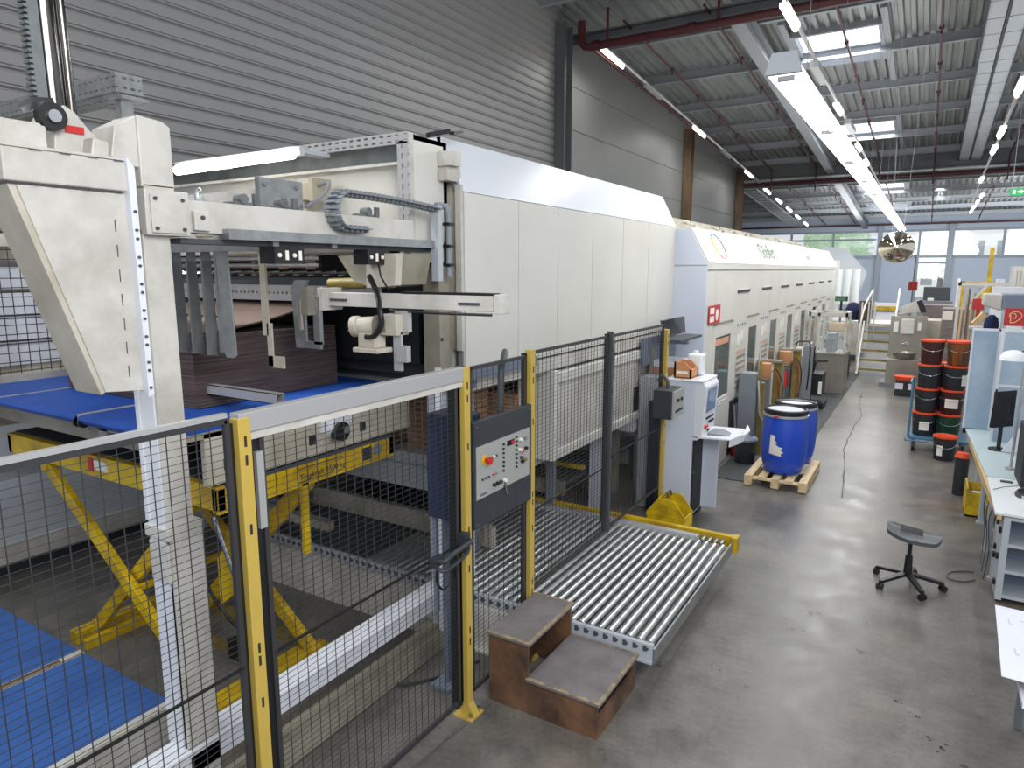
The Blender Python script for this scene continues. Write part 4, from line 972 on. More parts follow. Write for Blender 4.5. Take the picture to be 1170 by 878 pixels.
b = MB(); b.tube([(XF+.03,2.98,1.2),(XF+.09,2.99,1.21),(XF+.1,3.05,1.23),(XF+.1,3.2,1.24),(XF+.09,3.26,1.24),(XF+.04,3.28,1.22)], .017, 8); b.box(XF+.0,XF+.06,3.24,3.3,1.16,1.28); b.box(XF+.0,XF+.05,2.95,3.05,1.17,1.22)
b.tube([(XF+.03,2.98,1.17),(XF+.09,3.0,1.15),(XF+.1,3.2,1.18),(XF+.06,3.27,1.2)],.012,6)
part('handle', b, 'charcoal', g, 50)
b = MB(); b.tube([(XF-.02,3.1,1.17),(XF-.02,3.05,1.05),(XF-.02,3.12,.95),(XF-.02,3.2,1.0),(XF-.02,3.22,1.12)], .008, 6); part('cable', b, 'black', g, 50)
mesh_panel(3.4,4.06,.12,2.29,'narrow wire mesh fence panel carrying the black control panel',(),None)
mesh_panel(4.2,5.5,.52,2.31,'wire mesh fence panel over the rollers, between third yellow post and dark post',(1.13,),None)
mesh_panel(5.62,6.98,.52,2.31,'farthest wire mesh fence panel, beside the small switch box',(1.2,),None)
posts = []
def post(y, z1, label, base=True, m='postyellow', z0=0):
    t = thing('fence_post', (XF,y,z0), label, 'post', 'yellow fence posts' if m == 'postyellow' else None)
    w_ = .03 if m == 'postyellow' else .02
    b = MB(); b.box(XF-.02,XF+.035,y-w_,y+w_,z0,z1); part('post', b, m, t, bevel=.003)
    b = MB(); b.box(XF-.035,XF-.0,y-w_-.023,y-w_,z0+.1,z1-.02); b.box(XF-.035,XF-.0,y+w_,y+w_+.023,z0+.1,z1-.02); part('mounting_strip', b, 'black', t)
    b = MB()
    for z in (.5,.58,1.0,1.2,1.26,1.8,2.1,2.18):
        if z > z0: b.box(XF+.035,XF+.0365,y-.006,y+.006,z,z+.045)
    part('slot', b, 'dark', t)
    if base:
        b = MB(); b.box(XF-.06,XF+.09,y-.07,y+.07,0,.012); b.prism([(XF+.035,y-.03,.012),(XF+.08,y-.03,.012),(XF+.035,y-.03,.09)],(0,.06,0)); part('base_plate', b, m, t)
        b = MB(); b.cyl((XF+.065,y-.045,.012),(XF+.065,y-.045,.04),.012,n=6); b.cyl((XF+.065,y+.045,.012),(XF+.065,y+.045,.04),.012,n=6); part('anchor_bolt', b, 'steel', t)
    return t
post(1.74, 2.3, 'pale yellow fence post nearest the camera, left of the wide mesh gate')
post(3.32, 2.32, 'pale yellow fence post between the gate handle and the black control panel')
post(4.13, 2.34, 'pale yellow fence post right of the black control panel, behind the brown steps')
post(5.56, 2.36, 'dark grey fence post in the middle of the fence over the roller conveyor', False, 'darkgrey', .5)
post(7.05, 2.27, 'last pale yellow fence post at the small grey switch box', True)
# black control panel
t = thing('control_box', (XF,3.72,1.26), 'black panel with a grey button plate mounted on the narrow fence section', 'control panel')
b = MB(); b.box(XF+.01,XF+.045,3.37,4.09,1.26,1.96); part('back_plate', b, 'charcoal', t, bevel=.003)
xp = XF+.045
b = MB(); b.prism([(xp,3.39,1.455),(xp,4.05,1.455),(xp,4.05,1.8),(xp,3.39,1.8)],(.006,0,0)); part('button_plate', b, 'panelgrey', t)
xq = xp+.006
def knob(y, z, r, m, nm='button', l=.012):
    b = MB(); b.cyl((xq,y,z),(xq+l,y,z),r,n=12); part(nm, b, m, t)
b = MB(); b.cyl((xq,3.48,1.7),(xq+.004,3.48,1.7),.035,n=16); part('stop_button_ring', b, 'binyellow', t)
b = MB(); b.cyl((xq,3.485,1.7),(xq+.03,3.485,1.7),.014,n=12); b.cyl((xq+.03,3.485,1.7),(xq+.045,3.485,1.7),.025,n=16); part('emergency_stop', b, 'red', t)
part('red_display', MB().box(xq,xq+.006,3.75,3.84,1.73,1.765), 'blackscreen', t)
part('red_digits', MB().box(xq+.006,xq+.008,3.795,3.835,1.737,1.76), 'red', t)
for k in range(3): knob(3.56+k*.025, 1.7, .008, ('bluegrey','signwhite','darkgrey')[k])
for k in range(5): knob(3.45+k*.035+(.02 if k > 2 else 0), 1.58, .007, ('darkgrey','darkgrey','darkgrey','red','grey')[k])
for k in range(7): knob(3.70, 1.755-k*.03, .007, 'black', 'indicator')
for k in range(8): knob(3.865, 1.77-k*.03, .007, 'black', 'indicator')
for (y,z,m) in ((3.92,1.74,'signwhite'),(3.98,1.74,'grey'),(3.91,1.67,'signwhite'),(3.935,1.66,'red'),(3.99,1.665,'black'),(3.93,1.61,'darkgrey'),(3.94,1.58,'black'),(3.98,1.585,'olive'),(3.58,1.51,'black'),(3.62,1.51,'black'),(3.66,1.51,'darkgrey'),(3.71,1.505,'signwhite')):
    knob(y, z, .012, m, 'selector_switch', .02)
b = MB(); b.cyl((xq,3.72,1.465),(xq+.004,3.72,1.465),.02,.02,12); b.tube([(xq+.01,3.72,1.47),(xq+.012,3.725,1.42),(xq+.01,3.74,1.4)],.005,6); part('key', b, 'steel', t)
b = MB()
for k in range(5): b.box(xq,xq+.001,3.43+k*.016,3.441+k*.016,1.472,1.486)
part('small_print', b, 'darkgrey', t)
b = MB()
for (y,z) in ((3.4,1.29),(3.72,1.29),(4.06,1.29),(3.4,1.93),(4.06,1.93)): b.cyl((XF+.045,y,z),(XF+.05,y,z),.007,n=8)
part('bolt', b, 'steel', t)
t = thing('switch_cabinet', (-2.46,3.35,1.3), 'narrow dark blue switch cabinet behind the second yellow post', 'cabinet')
part('body', MB().box(-2.72,-2.44,3.38,3.6,1.28,1.98), 'navy', t, bevel=.006)
b = MB(); b.box(-2.7,-2.67,3.4,3.43,.6,1.28); b.box(-2.7,-2.66,3.5,3.54,0,1.28); part('stand', b, 'bluegrey', t)
part('foot_plate', MB().box(-2.76,-2.6,3.42,3.6,0,.02), 'bluegrey', t)
t = thing('black_conduit', (-2.42,3.9,1.95), 'thick black cable conduit curving up behind the control panel', 'cable')
b = MB(); b.tube([(-2.44,3.84,1.9),(-2.44,3.85,2.1),(-2.45,3.87,2.22),(-2.48,3.95,2.29),(-2.55,4.08,2.32)], .024, 10); part('conduit', b, 'darkgrey', t, 50)
# small grey switch box at the fence end
t = thing('switch_box', (XF+.05,7.0,1.4), 'small dark switch box with pale front on the far end of the fence', 'switch box')
b = MB(); b.box(XF+.04,XF+.24,6.62,6.98,1.38,1.68)
part('body', b, 'charcoal', t, bevel=.008)
b = MB(); b.box(XF+.24,XF+.26,6.63,6.97,1.39,1.67); part('front', b, 'panelgrey', t)
b = MB(); b.cyl((XF+.26,6.75,1.57),(XF+.275,6.75,1.57),.018,n=12); b.cyl((XF+.26,6.86,1.57),(XF+.275,6.86,1.57),.018,n=12); b.box(XF+.26,XF+.265,6.68,6.92,1.45,1.47); part('button', b, 'black', t)
b = MB(); b.tube([(XF+.14,6.8,1.68),(XF+.12,6.8,1.76),(XF+.06,6.82,1.8),(XF+.02,6.84,1.74)], .02, 8); part('cable', b, 'darkgrey', t, 50)

# ============================================================ ROLLER CONVEYORS
t = thing('roller_conveyor', (-3.4,5.2,0), 'low galvanised roller conveyor passing under the fence into the aisle', 'conveyor')
n = 56
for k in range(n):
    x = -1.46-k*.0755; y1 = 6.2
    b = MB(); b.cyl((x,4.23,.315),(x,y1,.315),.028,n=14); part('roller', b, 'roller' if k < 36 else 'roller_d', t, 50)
b = MB(); b.box(-5.75,-1.42,4.19,4.225,.2,.335); b.box(-5.75,-1.42,4.17,4.19,.2,.215)
part('side_frame', b, 'lightgrey', t)
b = MB()
for k in range(n): x = -1.46-k*.0755; b.cyl((x,4.183,.3),(x,4.19,.3),.011,n=8); b.box(x-.03,x-.005,4.186,4.19,.28,.32)
part('axle_bolt', b, 'darkgrey', t)
b = MB(); b.box(-5.75,-1.7,6.2,6.27,.27,.37); part('end_channel', b, 'alu', t)
b = MB(); b.box(-5.75,-1.4,6.42,6.48,.24,.345); b.box(-1.42,-1.37,6.38,6.5,.2,.35); part('yellow_rail', b, 'yellow', t)
b = MB(); b.box(-1.42,-1.405,4.19,6.42,.2,.31); part('end_frame', b, 'galv', t)
b = MB(); 
for k in range(48): x = -1.5-k*.06; b.cyl((x,6.28,.3),(x,6.41,.3),.02,n=8)
part('chain_roller', b, 'galv', t)
b = MB()
for x in (-1.75,-2.6,-3.6,-4.6,-5.6):
    b.box(x-.04,x+.04,4.25,4.31,0,.26); b.box(x-.04,x+.04,6.2,6.26,0,.27)
part('leg', b, 'galv', t)
b = MB(); b.box(-5.6,-1.75,4.5,4.53,.08,.1); b.box(-5.6,-1.75,4.7,4.73,.08,.1); b.box(-5.6,-1.6,5.9,5.94,.05,.12); b.box(-1.62,-1.58,4.3,6.4,.0,.05); part('under_rail', b, 'darkgrey', t)
t = thing('rear_roller_conveyor', (-4.7,6.2,0), 'dark roller conveyor behind the beige beam, under the cream hood', 'conveyor')
for k in range(38):
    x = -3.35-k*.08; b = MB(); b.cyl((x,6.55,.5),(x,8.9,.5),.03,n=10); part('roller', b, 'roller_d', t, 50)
b = MB(); b.box(-6.5,-3.3,6.5,6.55,.4,.56); b.box(-6.5,-3.3,8.9,8.95,.4,.56); part('side_frame', b, 'beige_d', t)
b = MB()
for x in (-6.4,-4.9,-3.4):
    b.box(x-.03,x+.03,6.6,6.66,0,.45); b.box(x-.03,x+.03,8.8,8.86,0,.45)
part('leg', b, 'darkgrey', t)
t = thing('divider_beam', (-4.8,5.0,0), 'long beige beam lying across the rollers behind the gate', 'beam')
part('beam', MB().box(-6.3,-3.25,4.97,5.04,.35,.55), 'beige', t, bevel=.004)
t = thing('cross_beam', (-4.5,4.1,0), 'pale beige trough panel below the near edge of the roller conveyor', 'machine')
b = MB(); b.box(-5.9,-2.5,4.13,4.165,.0,.27); b.box(-5.9,-2.5,3.95,4.13,.0,.02); part('panel', b, 'beige_l', t)
solo('yellow_floor_rail', MB().box(-5.4,-3.3,7.0,7.06,.575,.62), 'yellow', 'yellow rail crossing over the dark rear rollers', 'rail')
t = thing('blue_sponge', (-3.65,3.93,0), 'small blue block lying on the floor behind the gate', 'block')
part('block', MB().box(-3.72,-3.58,3.88,3.95,0,.05), 'bluepaint', t, bevel=.008)
b = MB(); b.tube([(-3.0,3.4,.1),(-2.96,3.3,.02),(-2.85,3.4,.012),(-2.7,3.65,.012),(-2.6,3.8,.05)], .012, 6); solo('floor_cable', b, 'black', 'black cable looping over the floor by the portal base rail', 'cable', smooth=50)

# ============================================================ WOODEN STEPS
t = thing('step_stool', (-1.93,3.86,0), 'brown plywood two-step platform with grey worn treads beside the fence', 'steps')
xa, xm_, xb, ya, yb_ = -2.33, -2.03, -1.53, 3.52, 4.16
def side(y):
    b = MB(); b.prism([(xa,y,0),(xb,y,0),(xb,y,.235),(xm_,y,.235),(xm_,y,.485),(xa,y,.485)], (0,.02,0)); return b
part('side_panel', side(ya), 'woodstep', t); part('side_panel', side(yb_-.02), 'woodstep', t)
part('upper_tread', MB().box(xa-.01,xm_+.02,ya-.015,yb_+.01,.485,.505), 'tread', t, bevel=.004)
part('lower_tread', MB().box(xm_-.01,xb+.02,ya-.015,yb_+.01,.235,.255), 'tread', t, bevel=.004)
b = MB()
for (x0,x1,z) in ((xa-.01,xm_+.02,.505),(xm_-.01,xb+.02,.255)):
    b.box(x0,x1,ya-.015,ya+.012,z,z+.0012); b.box(x1-.025,x1,ya+.012,yb_+.01,z,z+.0012); b.box(x0,x1-.025,yb_-.008,yb_+.01,z,z+.0012)
part('worn_edge', b, 'wornedge', t)
b = MB(); b.box(xa,xa+.02,ya+.02,yb_-.02,0,.48); b.box(xb-.02,xb,ya+.02,yb_-.02,0,.14); part('riser_board', b, 'woodstep', t)
b = MB(); b.box(xm_-.02,xm_,ya+.02,yb_-.02,.0,.23); part('inner_board', b, 'woodstep', t)

# ============================================================ OPERATOR CONSOLE
t = thing('operator_console', (-2.27,7.7,0), 'tall pale console cabinet with a screen, button panel and keyboard shelf', 'console')
b = MB(); b.box(-2.5,-2.16,7.46,7.98,.02,1.655); part('cabinet', b, 'bluewhite', t, bevel=.008)
b = MB()
pr = [(-2.16,1.67),(-2.06,1.66),(-2.02,1.6),(-2.05,1.15),(-2.06,1.04),(-2.1,.99),(-2.16,.98)]
b.prism([(x,7.46,z) for x,z in pr], (0,.52,0)); part('screen_housing', b, 'white', t, bevel=.008)
b = MB(); b.box(-2.5,-2.05,7.44,8.0,1.655,1.675); part('top_panel', b, 'white', t, bevel=.006)
b = MB(); b.prism([(-2.03,7.54,1.57),(-2.045,7.54,1.3),(-2.045,7.9,1.3),(-2.03,7.9,1.57)], (.012,0,0)); part('bezel', b, 'grey', t)
b = MB(); b.prism([(-2.018,7.57,1.55),(-2.031,7.57,1.32),(-2.031,7.87,1.32),(-2.018,7.87,1.55)], (.003,0,0)); part('screen', b, 'screen', t)
for i,(y,z,m) in enumerate([(7.58+.06*k,1.23,'black') for k in range(5)]+[(7.7+.05*k,1.17,'black') for k in range(4)]+[(7.56,1.13,'red'),(7.64,1.13,'orange'),(7.72,1.12,'signwhite')]):
    b = MB(); b.cyl((-2.055,y,z),(-2.03,y,z),.014 if m != 'red' else .025,n=10); part('button', b, m, t)
b = MB(); b.prism([(-2.16,7.46,1.02),(-2.1,7.46,1.01),(-1.75,7.5,1.02),(-1.66,7.62,1.05),(-1.64,7.8,1.07),(-1.7,7.93,1.06),(-2.12,7.98,1.04)], (0,0,.02)); part('keyboard_shelf', b, 'white', t, bevel=.005)
b = MB(); b.prism([(-1.75,7.5,.95),(-1.66,7.62,.98),(-1.64,7.8,1.0),(-1.62,7.8,1.1),(-1.64,7.62,1.08),(-1.74,7.48,1.04)], (-.01,.0,0)); b.prism([(-1.64,7.62,1.0),(-1.62,7.8,1.02),(-1.68,7.95,1.04),(-1.66,7.96,1.12),(-1.6,7.8,1.1),(-1.62,7.62,1.08)],(-.012,0,0)); part('shelf_rim', b, 'white', t)
b = MB(); b.box(-2.2,-2.14,7.5,7.52,.1,.95); b.box(-2.12,-2.1,7.48,7.94,.96,1.0); part('shelf_arm', b, 'dark', t)
b = MB(); b.box(-2.16,-2.155,7.5,7.9,.08,.96); part('open_bay', b, 'dark', t)
b = MB(); b.box(-2.16,-1.98,7.94,7.97,.06,.96); part('open_door', b, 'bluewhite', t, bevel=.004)
b = MB(); b.cyl((-2.15,7.5,.6),(-2.13,7.5,.6),.02,n=10); b.box(-2.5,-2.16,7.47,7.97,0,.06); part('lock', b, 'darkgrey', t)
b = MB(); b.box(-2.02,-1.78,7.56,7.86,1.045,1.065); solo('keyboard', b, 'grey', 'flat grey keyboard lying on the console shelf', 'keyboard', bevel=.004)
b = MB(); b.box(-2.08,-2.04,7.68,7.74,1.065,1.08); solo('black_mouse', b, 'black', 'small black block at the back of the console shelf', 'mouse')
t = thing('wooden_box', (-2.32,7.6,1.675), 'open brown wooden box with white label and sloping sides on the console', 'box')
b = MB(); b.prism([(-2.42,7.52,1.68),(-2.22,7.52,1.68),(-2.22,7.52,1.78),(-2.3,7.52,1.86),(-2.42,7.52,1.86)], (0,.02,0)); b.prism([(-2.42,7.76,1.68),(-2.22,7.76,1.68),(-2.22,7.76,1.78),(-2.3,7.76,1.86),(-2.42,7.76,1.86)], (0,.02,0)); b.box(-2.42,-2.4,7.52,7.78,1.68,1.86); b.box(-2.24,-2.22,7.52,7.78,1.68,1.78); b.box(-2.42,-2.22,7.52,7.78,1.676,1.69); part('box', b, 'box', t)
part('label', MB().box(-2.39,-2.26,7.517,7.52,1.73,1.76), 'signwhite', t)
t = thing('plastic_canister', (-2.26,7.86,1.675), 'white plastic canister standing on the console behind the wooden box', 'canister')
b = MB(); b.box(-2.36,-2.18,7.81,7.96,1.68,1.93); part('body', b, 'canister', t, bevel=.025)
b = MB(); b.cyl((-2.28,7.88,1.93),(-2.28,7.88,1.96),.03,n=14); part('cap', b, 'canister', t)
t = thing('paper_tray', (-2.6,8.1,1.6), 'stack of white sheets on a brown board behind the console', 'papers')
part('sheets', MB().box(-2.85,-2.45,8.0,8.5,1.72,1.79), 'paper', t); part('board', MB().box(-2.85,-2.45,8.0,8.5,1.62,1.72), 'box', t)
b = MB(); b.box(-2.84,-2.78,8.1,8.4,0,1.62); b.box(-2.54,-2.48,8.1,8.4,0,1.62); part('stand', b, 'grey', t)
t = thing('laptop', (-2.6,8.2,2.08), 'black open laptop on an arm above the console', 'laptop')
b = MB(); b.prism([(-2.66,7.84,2.1),(-2.66,8.62,2.1),(-2.72,8.74,2.3),(-2.72,7.84,2.3)], (.02,0,0)); part('screen', b, 'blackscreen', t, bevel=.004)
b = MB(); b.box(-2.66,-2.44,7.8,8.66,2.05,2.08); part('keyboard', b, 'darkgrey', t)
b = MB(); b.box(-2.9,-2.5,8.2,8.3,1.99,2.05); b.box(-2.9,-2.86,7.7,8.9,1.75,2.08); part('bracket', b, 'bluegrey', t)
# grey cabinets at the end of the hood
t = thing('grey_column_cabinet', (-2.85,7.75,0), 'slim light grey cabinet column behind the last fence panel', 'cabinet')
b = MB(); b.box(-2.9,-2.68,7.7,7.95,0,1.63); part('column', b, 'lightgrey', t, bevel=.005)
b = MB(); b.box(-3.12,-2.93,7.6,7.9,.95,1.5); part('side_box', b, 'white', t, bevel=.005)
b = MB(); b.box(-2.74,-2.66,7.62,7.7,0.0,1.35); part('dark_edge', b, 'navy', t)
# yellow bin
t = thing('yellow_waste_bin', (-2.2,6.95,0), 'dented yellow metal bin with a pitched open top in front of the console', 'bin')
b = MB()
b.prism([(-2.42,6.78,.02),(-2.0,6.78,.02),(-2.0,6.78,.3),(-2.13,6.78,.47),(-2.29,6.78,.47),(-2.42,6.78,.3)], (0,.012,0))
b.prism([(-2.42,7.05,.02),(-2.0,7.05,.02),(-2.0,7.05,.3),(-2.13,7.05,.47),(-2.29,7.05,.47),(-2.42,7.05,.3)], (0,.012,0))
b.box(-2.42,-2.41,6.79,7.05,.02,.3); b.box(-2.01,-2.0,6.79,7.05,.02,.3); b.prism([(-2.42,6.79,.3),(-2.29,6.79,.47),(-2.3,6.79,.475),(-2.43,6.79,.305)],(0,.26,0)); b.box(-2.42,-2.0,6.78,7.06,.0,.02)
part('body', b, 'binyellow', t)
b = MB(); b.tube([(-2.22,6.85,.47),(-2.22,6.86,.52),(-2.22,6.94,.53),(-2.22,6.98,.47)], .01, 6); part('handle', b, 'darkgrey', t, 50)
b = MB(); b.box(-2.43,-1.99,6.775,6.785,.27,.29); part('seam', b, 'binyellow', t)

# ============================================================ MAT, DRUMS, PALLET, BIN, GREY COLUMN
b = MB()
for k in range(8): y = 9.37+k*1.5; b.box(-2.42,-1.49,y,y+1.48,.0,.012)
solo('rubber_mat', b, 'rubber', 'long dark rubber floor mat strip running beside the machine doors', 'mat')
t = thing('wooden_pallet', (-1.53,9.9,0), 'small pale wooden pallet under the two blue drums', 'pallet')
x0, x1, y0, y1 = -1.94, -1.15, 9.24, 10.5
for k in range(5): x = x0+k*(x1-x0-.1)/4; part('deck_board', MB().box(x,x+.1,y0,y1,.122,.144), 'pallet', t)
for y in (y0, (y0+y1)/2-.05, y1-.1): part('cross_board', MB().box(x0,x1,y,y+.1,.1,.122), 'pallet', t)
for x in (x0, (x0+x1)/2-.05, x1-.1):
    part('bottom_board', MB().box(x,x+.1,y0,y1,.012,.032), 'pallet', t)
    for y in (y0, (y0+y1)/2-.05, y1-.1): part('block', MB().box(x,x+.1,y,y+.12,.032,.1), 'pallet', t)
def drum(x, y, label, handle):
    t = thing('plastic_drum', (x,y,.144), label, 'drum', None); z = .145; r = .3; h = .9
    b = MB(); b.lathe((x,y,z), [(.001,0),(.2,0),(.235,.02),(.27,.12),(.292,.26),(.3,.42),(.298,.58),(.285,.72),(.272,.8),(.27,.84),(.255,.86),(.001,.86)], 36)
    for k in range(16): a = k*PI/8; b.box(x+.24*math.cos(a)-.008,x+.24*math.cos(a)+.008,y+.24*math.sin(a)-.008,y+.24*math.sin(a)+.008,z+.03,z+.1)
    part('body', b, 'drum', t, 35)
    b = MB(); b.lathe((x,y,z), [(.272,.79),(.292,.795),(.292,.82),(.272,.825)], 36); part('clamp_ring', b, 'alu', t, 35)
    b = MB(); b.lathe((x,y,z), [(.275,.825),(.285,.85),(.28,.885),(.255,.895),(.24,.875),(.23,.87)], 36); part('rim', b, 'black', t, 35)
    b = MB(); b.lathe((x,y,z), [(.001,.868),(.1,.868),(.23,.87),(.232,.874)], 36); part('lid', b, 'canister' if handle else 'greypaper', t, 35)
    return t
d = drum(-1.53, 9.68, 'blue plastic drum with torn white label, in front on the pallet', False)
b = MB(); cx, cy = -1.53, 9.68; rr = .304
ang = lambda a: (cx+rr*math.cos(a), cy+rr*math.sin(a))
shape = [(-2.05,.3),(-2.02,.56),(-1.88,.56),(-1.78,.53),(-1.86,.5),(-1.7,.46),(-1.78,.44),(-1.6,.4),(-1.45,.4),(-1.55,.37),(-1.4,.33),(-1.52,.32),(-1.5,.28),(-1.8,.29)]
# label laid on the wall of the drum as a fan of small faces
b = MB(); cen = (-1.9,.42)
for i in range(len(shape)):
    a0, a1 = shape[i], shape[(i+1)%len(shape)]
    for s0 in range(4):
        f0, f1 = s0/4, (s0+1)/4
        pts = [(cen[0]+(p[0]-cen[0])*f, cen[1]+(p[1]-cen[1])*f) for p,f in ((a0,f0),(a0,f1),(a1,f1),(a1,f0))]
        b.add([(*ang(p[0]), .145+p[1]) for p in pts], [(0,1,2,3)])
part('torn_label', b, 'signwhite', d)
part('red_bung', MB().box(cx-.1,cx-.04,cy-.3,cy-.28,.95,.965), 'red', d)
d = drum(-1.5, 10.28, 'blue plastic drum with a hose over its lid, behind the front drum', True)
b = MB(); b.tube([(-1.72,10.2,1.03),(-1.6,10.1,1.07),(-1.4,10.08,1.08),(-1.26,10.2,1.05),(-1.22,10.32,.95),(-1.2,10.35,.7)], .016, 8); part('hose', b, 'grey', d, 50)
t = thing('waste_bin', (-2.18,10.35,.012), 'black plastic bin with a blue-grey lid beside the drum pallet', 'bin')
b = MB(); b.lathe((-2.18,10.35,.012), [(.001,0),(.13,0),(.14,.02),(.165,.34)], 24); part('body', b, 'bucket', t, 35)
b = MB(); b.lathe((-2.18,10.35,.012), [(.165,.34),(.178,.35),(.175,.375),(.15,.4),(.001,.405)], 24); part('lid', b, 'bluegrey', t, 35)
b = MB(); b.tube([(-2.26,10.35,.41),(-2.26,10.35,.45),(-2.1,10.35,.45),(-2.1,10.35,.41)], .01, 6); part('handle', b, 'darkgrey', t)
solo('red_bucket', MB().lathe((-2.36,10.7,.012), [(.001,0),(.1,0),(.12,.2),(.11,.2),(.001,.02)], 18), 'red', 'small red pot on the floor behind the black bin', 'pot')
t = thing('grey_duct_column', (-2.3,11.0,0), 'wide light grey metal column standing at the machine face behind the drums', 'column')
b = MB(); b.box(-2.44,-2.18,10.85,11.1,0,1.3); part('column', b, 'grey', t, bevel=.006)
b = MB(); b.box(-2.16,-2.08,10.95,11.05,0,1.15); b.cyl((-2.14,10.9,1.1),(-2.14,10.9,1.5),.02,n=8); part('side_channel', b, 'olive', t)
b = MB(); b.cyl((-2.16,10.92,1.25),(-2.16,10.92,1.62),.022,n=10); b.tube([(-2.15,10.86,1.2),(-2.12,10.84,.9),(-2.1,10.86,.65),(-2.0,10.95,.5)], .015, 6); part('pipe', b, 'alu', t, 50)
# ink pump stations
for k, (y, lab) in enumerate(((12.4,'ink pump post with orange cup, nearest behind the blue drums'),(14.4,'ink pump post with orange cup and grey box, farther along the machine'))):
    t = thing('ink_pump', (-2.25,y,0), lab, 'pump', 'ink pumps along the machine')
    b = MB(); b.box(-2.22,-2.08,y,y+.12,.012,1.3); part('post', b, 'olive', t, bevel=.004)
    b = MB(); b.lathe((-2.32,y-.25,1.05), [(.001,0),(.09,0),(.12,.05),(.12,.26),(.001,.27)], 16); part('orange_cup', b, 'box', t, 40)
    b = MB(); b.box(-2.5,-2.08,y-.06,y+.1,1.3,1.34); b.box(-2.46,-2.3,y-.2,y-.05,1.05,1.3); part('bracket', b, 'stainless', t)
    for q in range(2):
        b = MB(); b.tube([(-2.2+q*.05,y-.1,1.2),(-2.1+q*.06,y-.15,1.0),(-2.08+q*.05,y-.12,.7),(-2.1+q*.05,y-.2,.4),(-2.15+q*.04,y-.1,.15)], .011, 6); part('hose', b, ('hosered','black')[q], t, 50)
    b = MB(); b.box(-2.5,-2.3,y-.4,y+.3,.012,1.0); part('grey_backing', b, 'grey', t)
t = thing('pallet_jack', (-2.0,15.2,0), 'black frame trolley with red-handled tools behind the pumps', 'trolley')
b = MB(); b.tube([(-2.0,15.5,.1),(-1.95,15.4,.8),(-1.9,15.3,1.0)], .02, 6); b.tube([(-1.95,15.3,1.02),(-1.75,15.3,1.04),(-1.7,15.5,1.0),(-1.9,15.5,.98)], .015, 6); b.box(-2.1,-1.75,15.2,15.8,.3,.75); b.cyl((-1.85,15.2,.1),(-1.78,15.2,.1),.09,n=14); b.box(-2.1,-1.7,15.2,15.9,.05,.14); part('frame', b, 'black', t)
b = MB(); b.box(-1.8,-1.74,15.1,15.16,.35,.6); part('white_bottle', b, 'signwhite', t)
t = thing('bolt_cutter', (-2.28,14.1,.6), 'red-handled grips hanging beside the pump post', 'tool')
b = MB(); b.bar((-2.28,14.05,.62),(-2.28,14.1,.95),.04); b.bar((-2.28,14.23,.62),(-2.28,14.17,.95),.04); part('handle', b, 'red', t)
b = MB(); b.bar((-2.28,14.1,.95),(-2.28,14.16,1.0),.06); part('head', b, 'stainless', t)
t = thing('control_post', (-1.98,14.6,0), 'narrow dark cabinet with white switch and black cable loop beside the glazed cabinet', 'cabinet')
b = MB(); b.box(-2.06,-1.9,14.6,14.8,.012,1.38); part('post', b, 'grey', t)
part('switch', MB().box(-2.2,-2.06,14.56,14.66,1.18,1.36), 'signwhite', t)
b = MB(); b.tube([(-2.2,14.6,1.36),(-2.18,14.6,1.46),(-2.05,14.6,1.48),(-1.95,14.6,1.44),(-1.93,14.58,1.0),(-1.95,14.6,.5)], .014, 6); part('cable', b, 'black', t, 50)
# glazed cabinet
t = thing('glazed_cabinet', (-1.95,17.6,0), 'beige steel wash cabinet with a glazed upper half at the end of the mat', 'cabinet')
x0, x1, y0, y1 = -2.38, -1.55, 17.3, 18.3
part('lower_body', MB().box(x0+.25,x1,y0,y1,.02,.93), 'stainless', t, bevel=.01)
part('worktop', MB().box(x0+.2,x1+.01,y0-.02,y1,.93,.97), 'stainless', t)
b = MB()
for x in (x0,x0+.2,x1-.05): 
    b.box(x,x+.05,y0,y0+.05,.97,1.9); b.box(x,x+.05,y1-.05,y1,.97,1.9)
b.box(x0,x1,y0,y0+.05,1.82,1.92); b.box(x0,x1,y1-.05,y1,1.82,1.92); b.box(x1-.05,x1,y0,y1,1.82,1.92); b.box(x0,x0+.05,y0,y1,1.82,1.92); part('frame', b, 'beige_l', t)
b = MB(); b.box(x0+.25,x1-.05,y0+.02,y0+.03,.97,1.82); b.box(x1-.02,x1-.01,y0+.05,y1-.05,.97,1.82); part('window_pane', b, 'clear', t)
b = MB(); b.box(x0+.4,x1-.25,y0+.4,y0+.8,.97,1.4); b.cyl((x0+.45,y0+.3,.97),(x0+.45,y0+.3,1.3),.05,n=12); b.tube([(x0+.5,y0+.4,1.25),(x0+.7,y0+.3,1.35),(x0+.85,y0+.4,1.1)], .02, 6); part('pump_unit', b, 'grey', t)

# ============================================================ SWIVEL STOOL
t = thing('swivel_stool', (.06,6.95,0), 'black swivel work stool with five-castor base standing alone on the floor', 'stool')
b = MB(); n = 20; m_ = 12; vs = []
for layer in (0,1):
    for i in range(n+1):
        for j in range(m_+1):
            u = i/n*2-1; v = j/m_*2-1
            uu = u*math.sqrt(1-v*v*.32)*.235; vv = v*math.sqrt(1-u*u*.32)*.2
            z = .525+.028*(u*u)-.012*(v > 0)*v+.012*math.cos(v*PI)-layer*.034-.02*max(0,u)**2
            vs.append((.07+uu*.94+vv*.1, 6.95+vv*.98-uu*.25, z))
N1 = (n+1)*(m_+1); fs = []
for i in range(n):
    for j in range(m_):
        a = i*(m_+1)+j; fs.append((a,a+1,a+m_+2,a+m_+1)); a += N1; fs.append((a,a+m_+1,a+m_+2,a+1))
ring = [i*(m_+1) for i in range(n+1)]+[n*(m_+1)+j for j in range(1,m_+1)]+[i*(m_+1)+m_ for i in range(n-1,-1,-1)]+[j for j in range(m_-1,0,-1)]
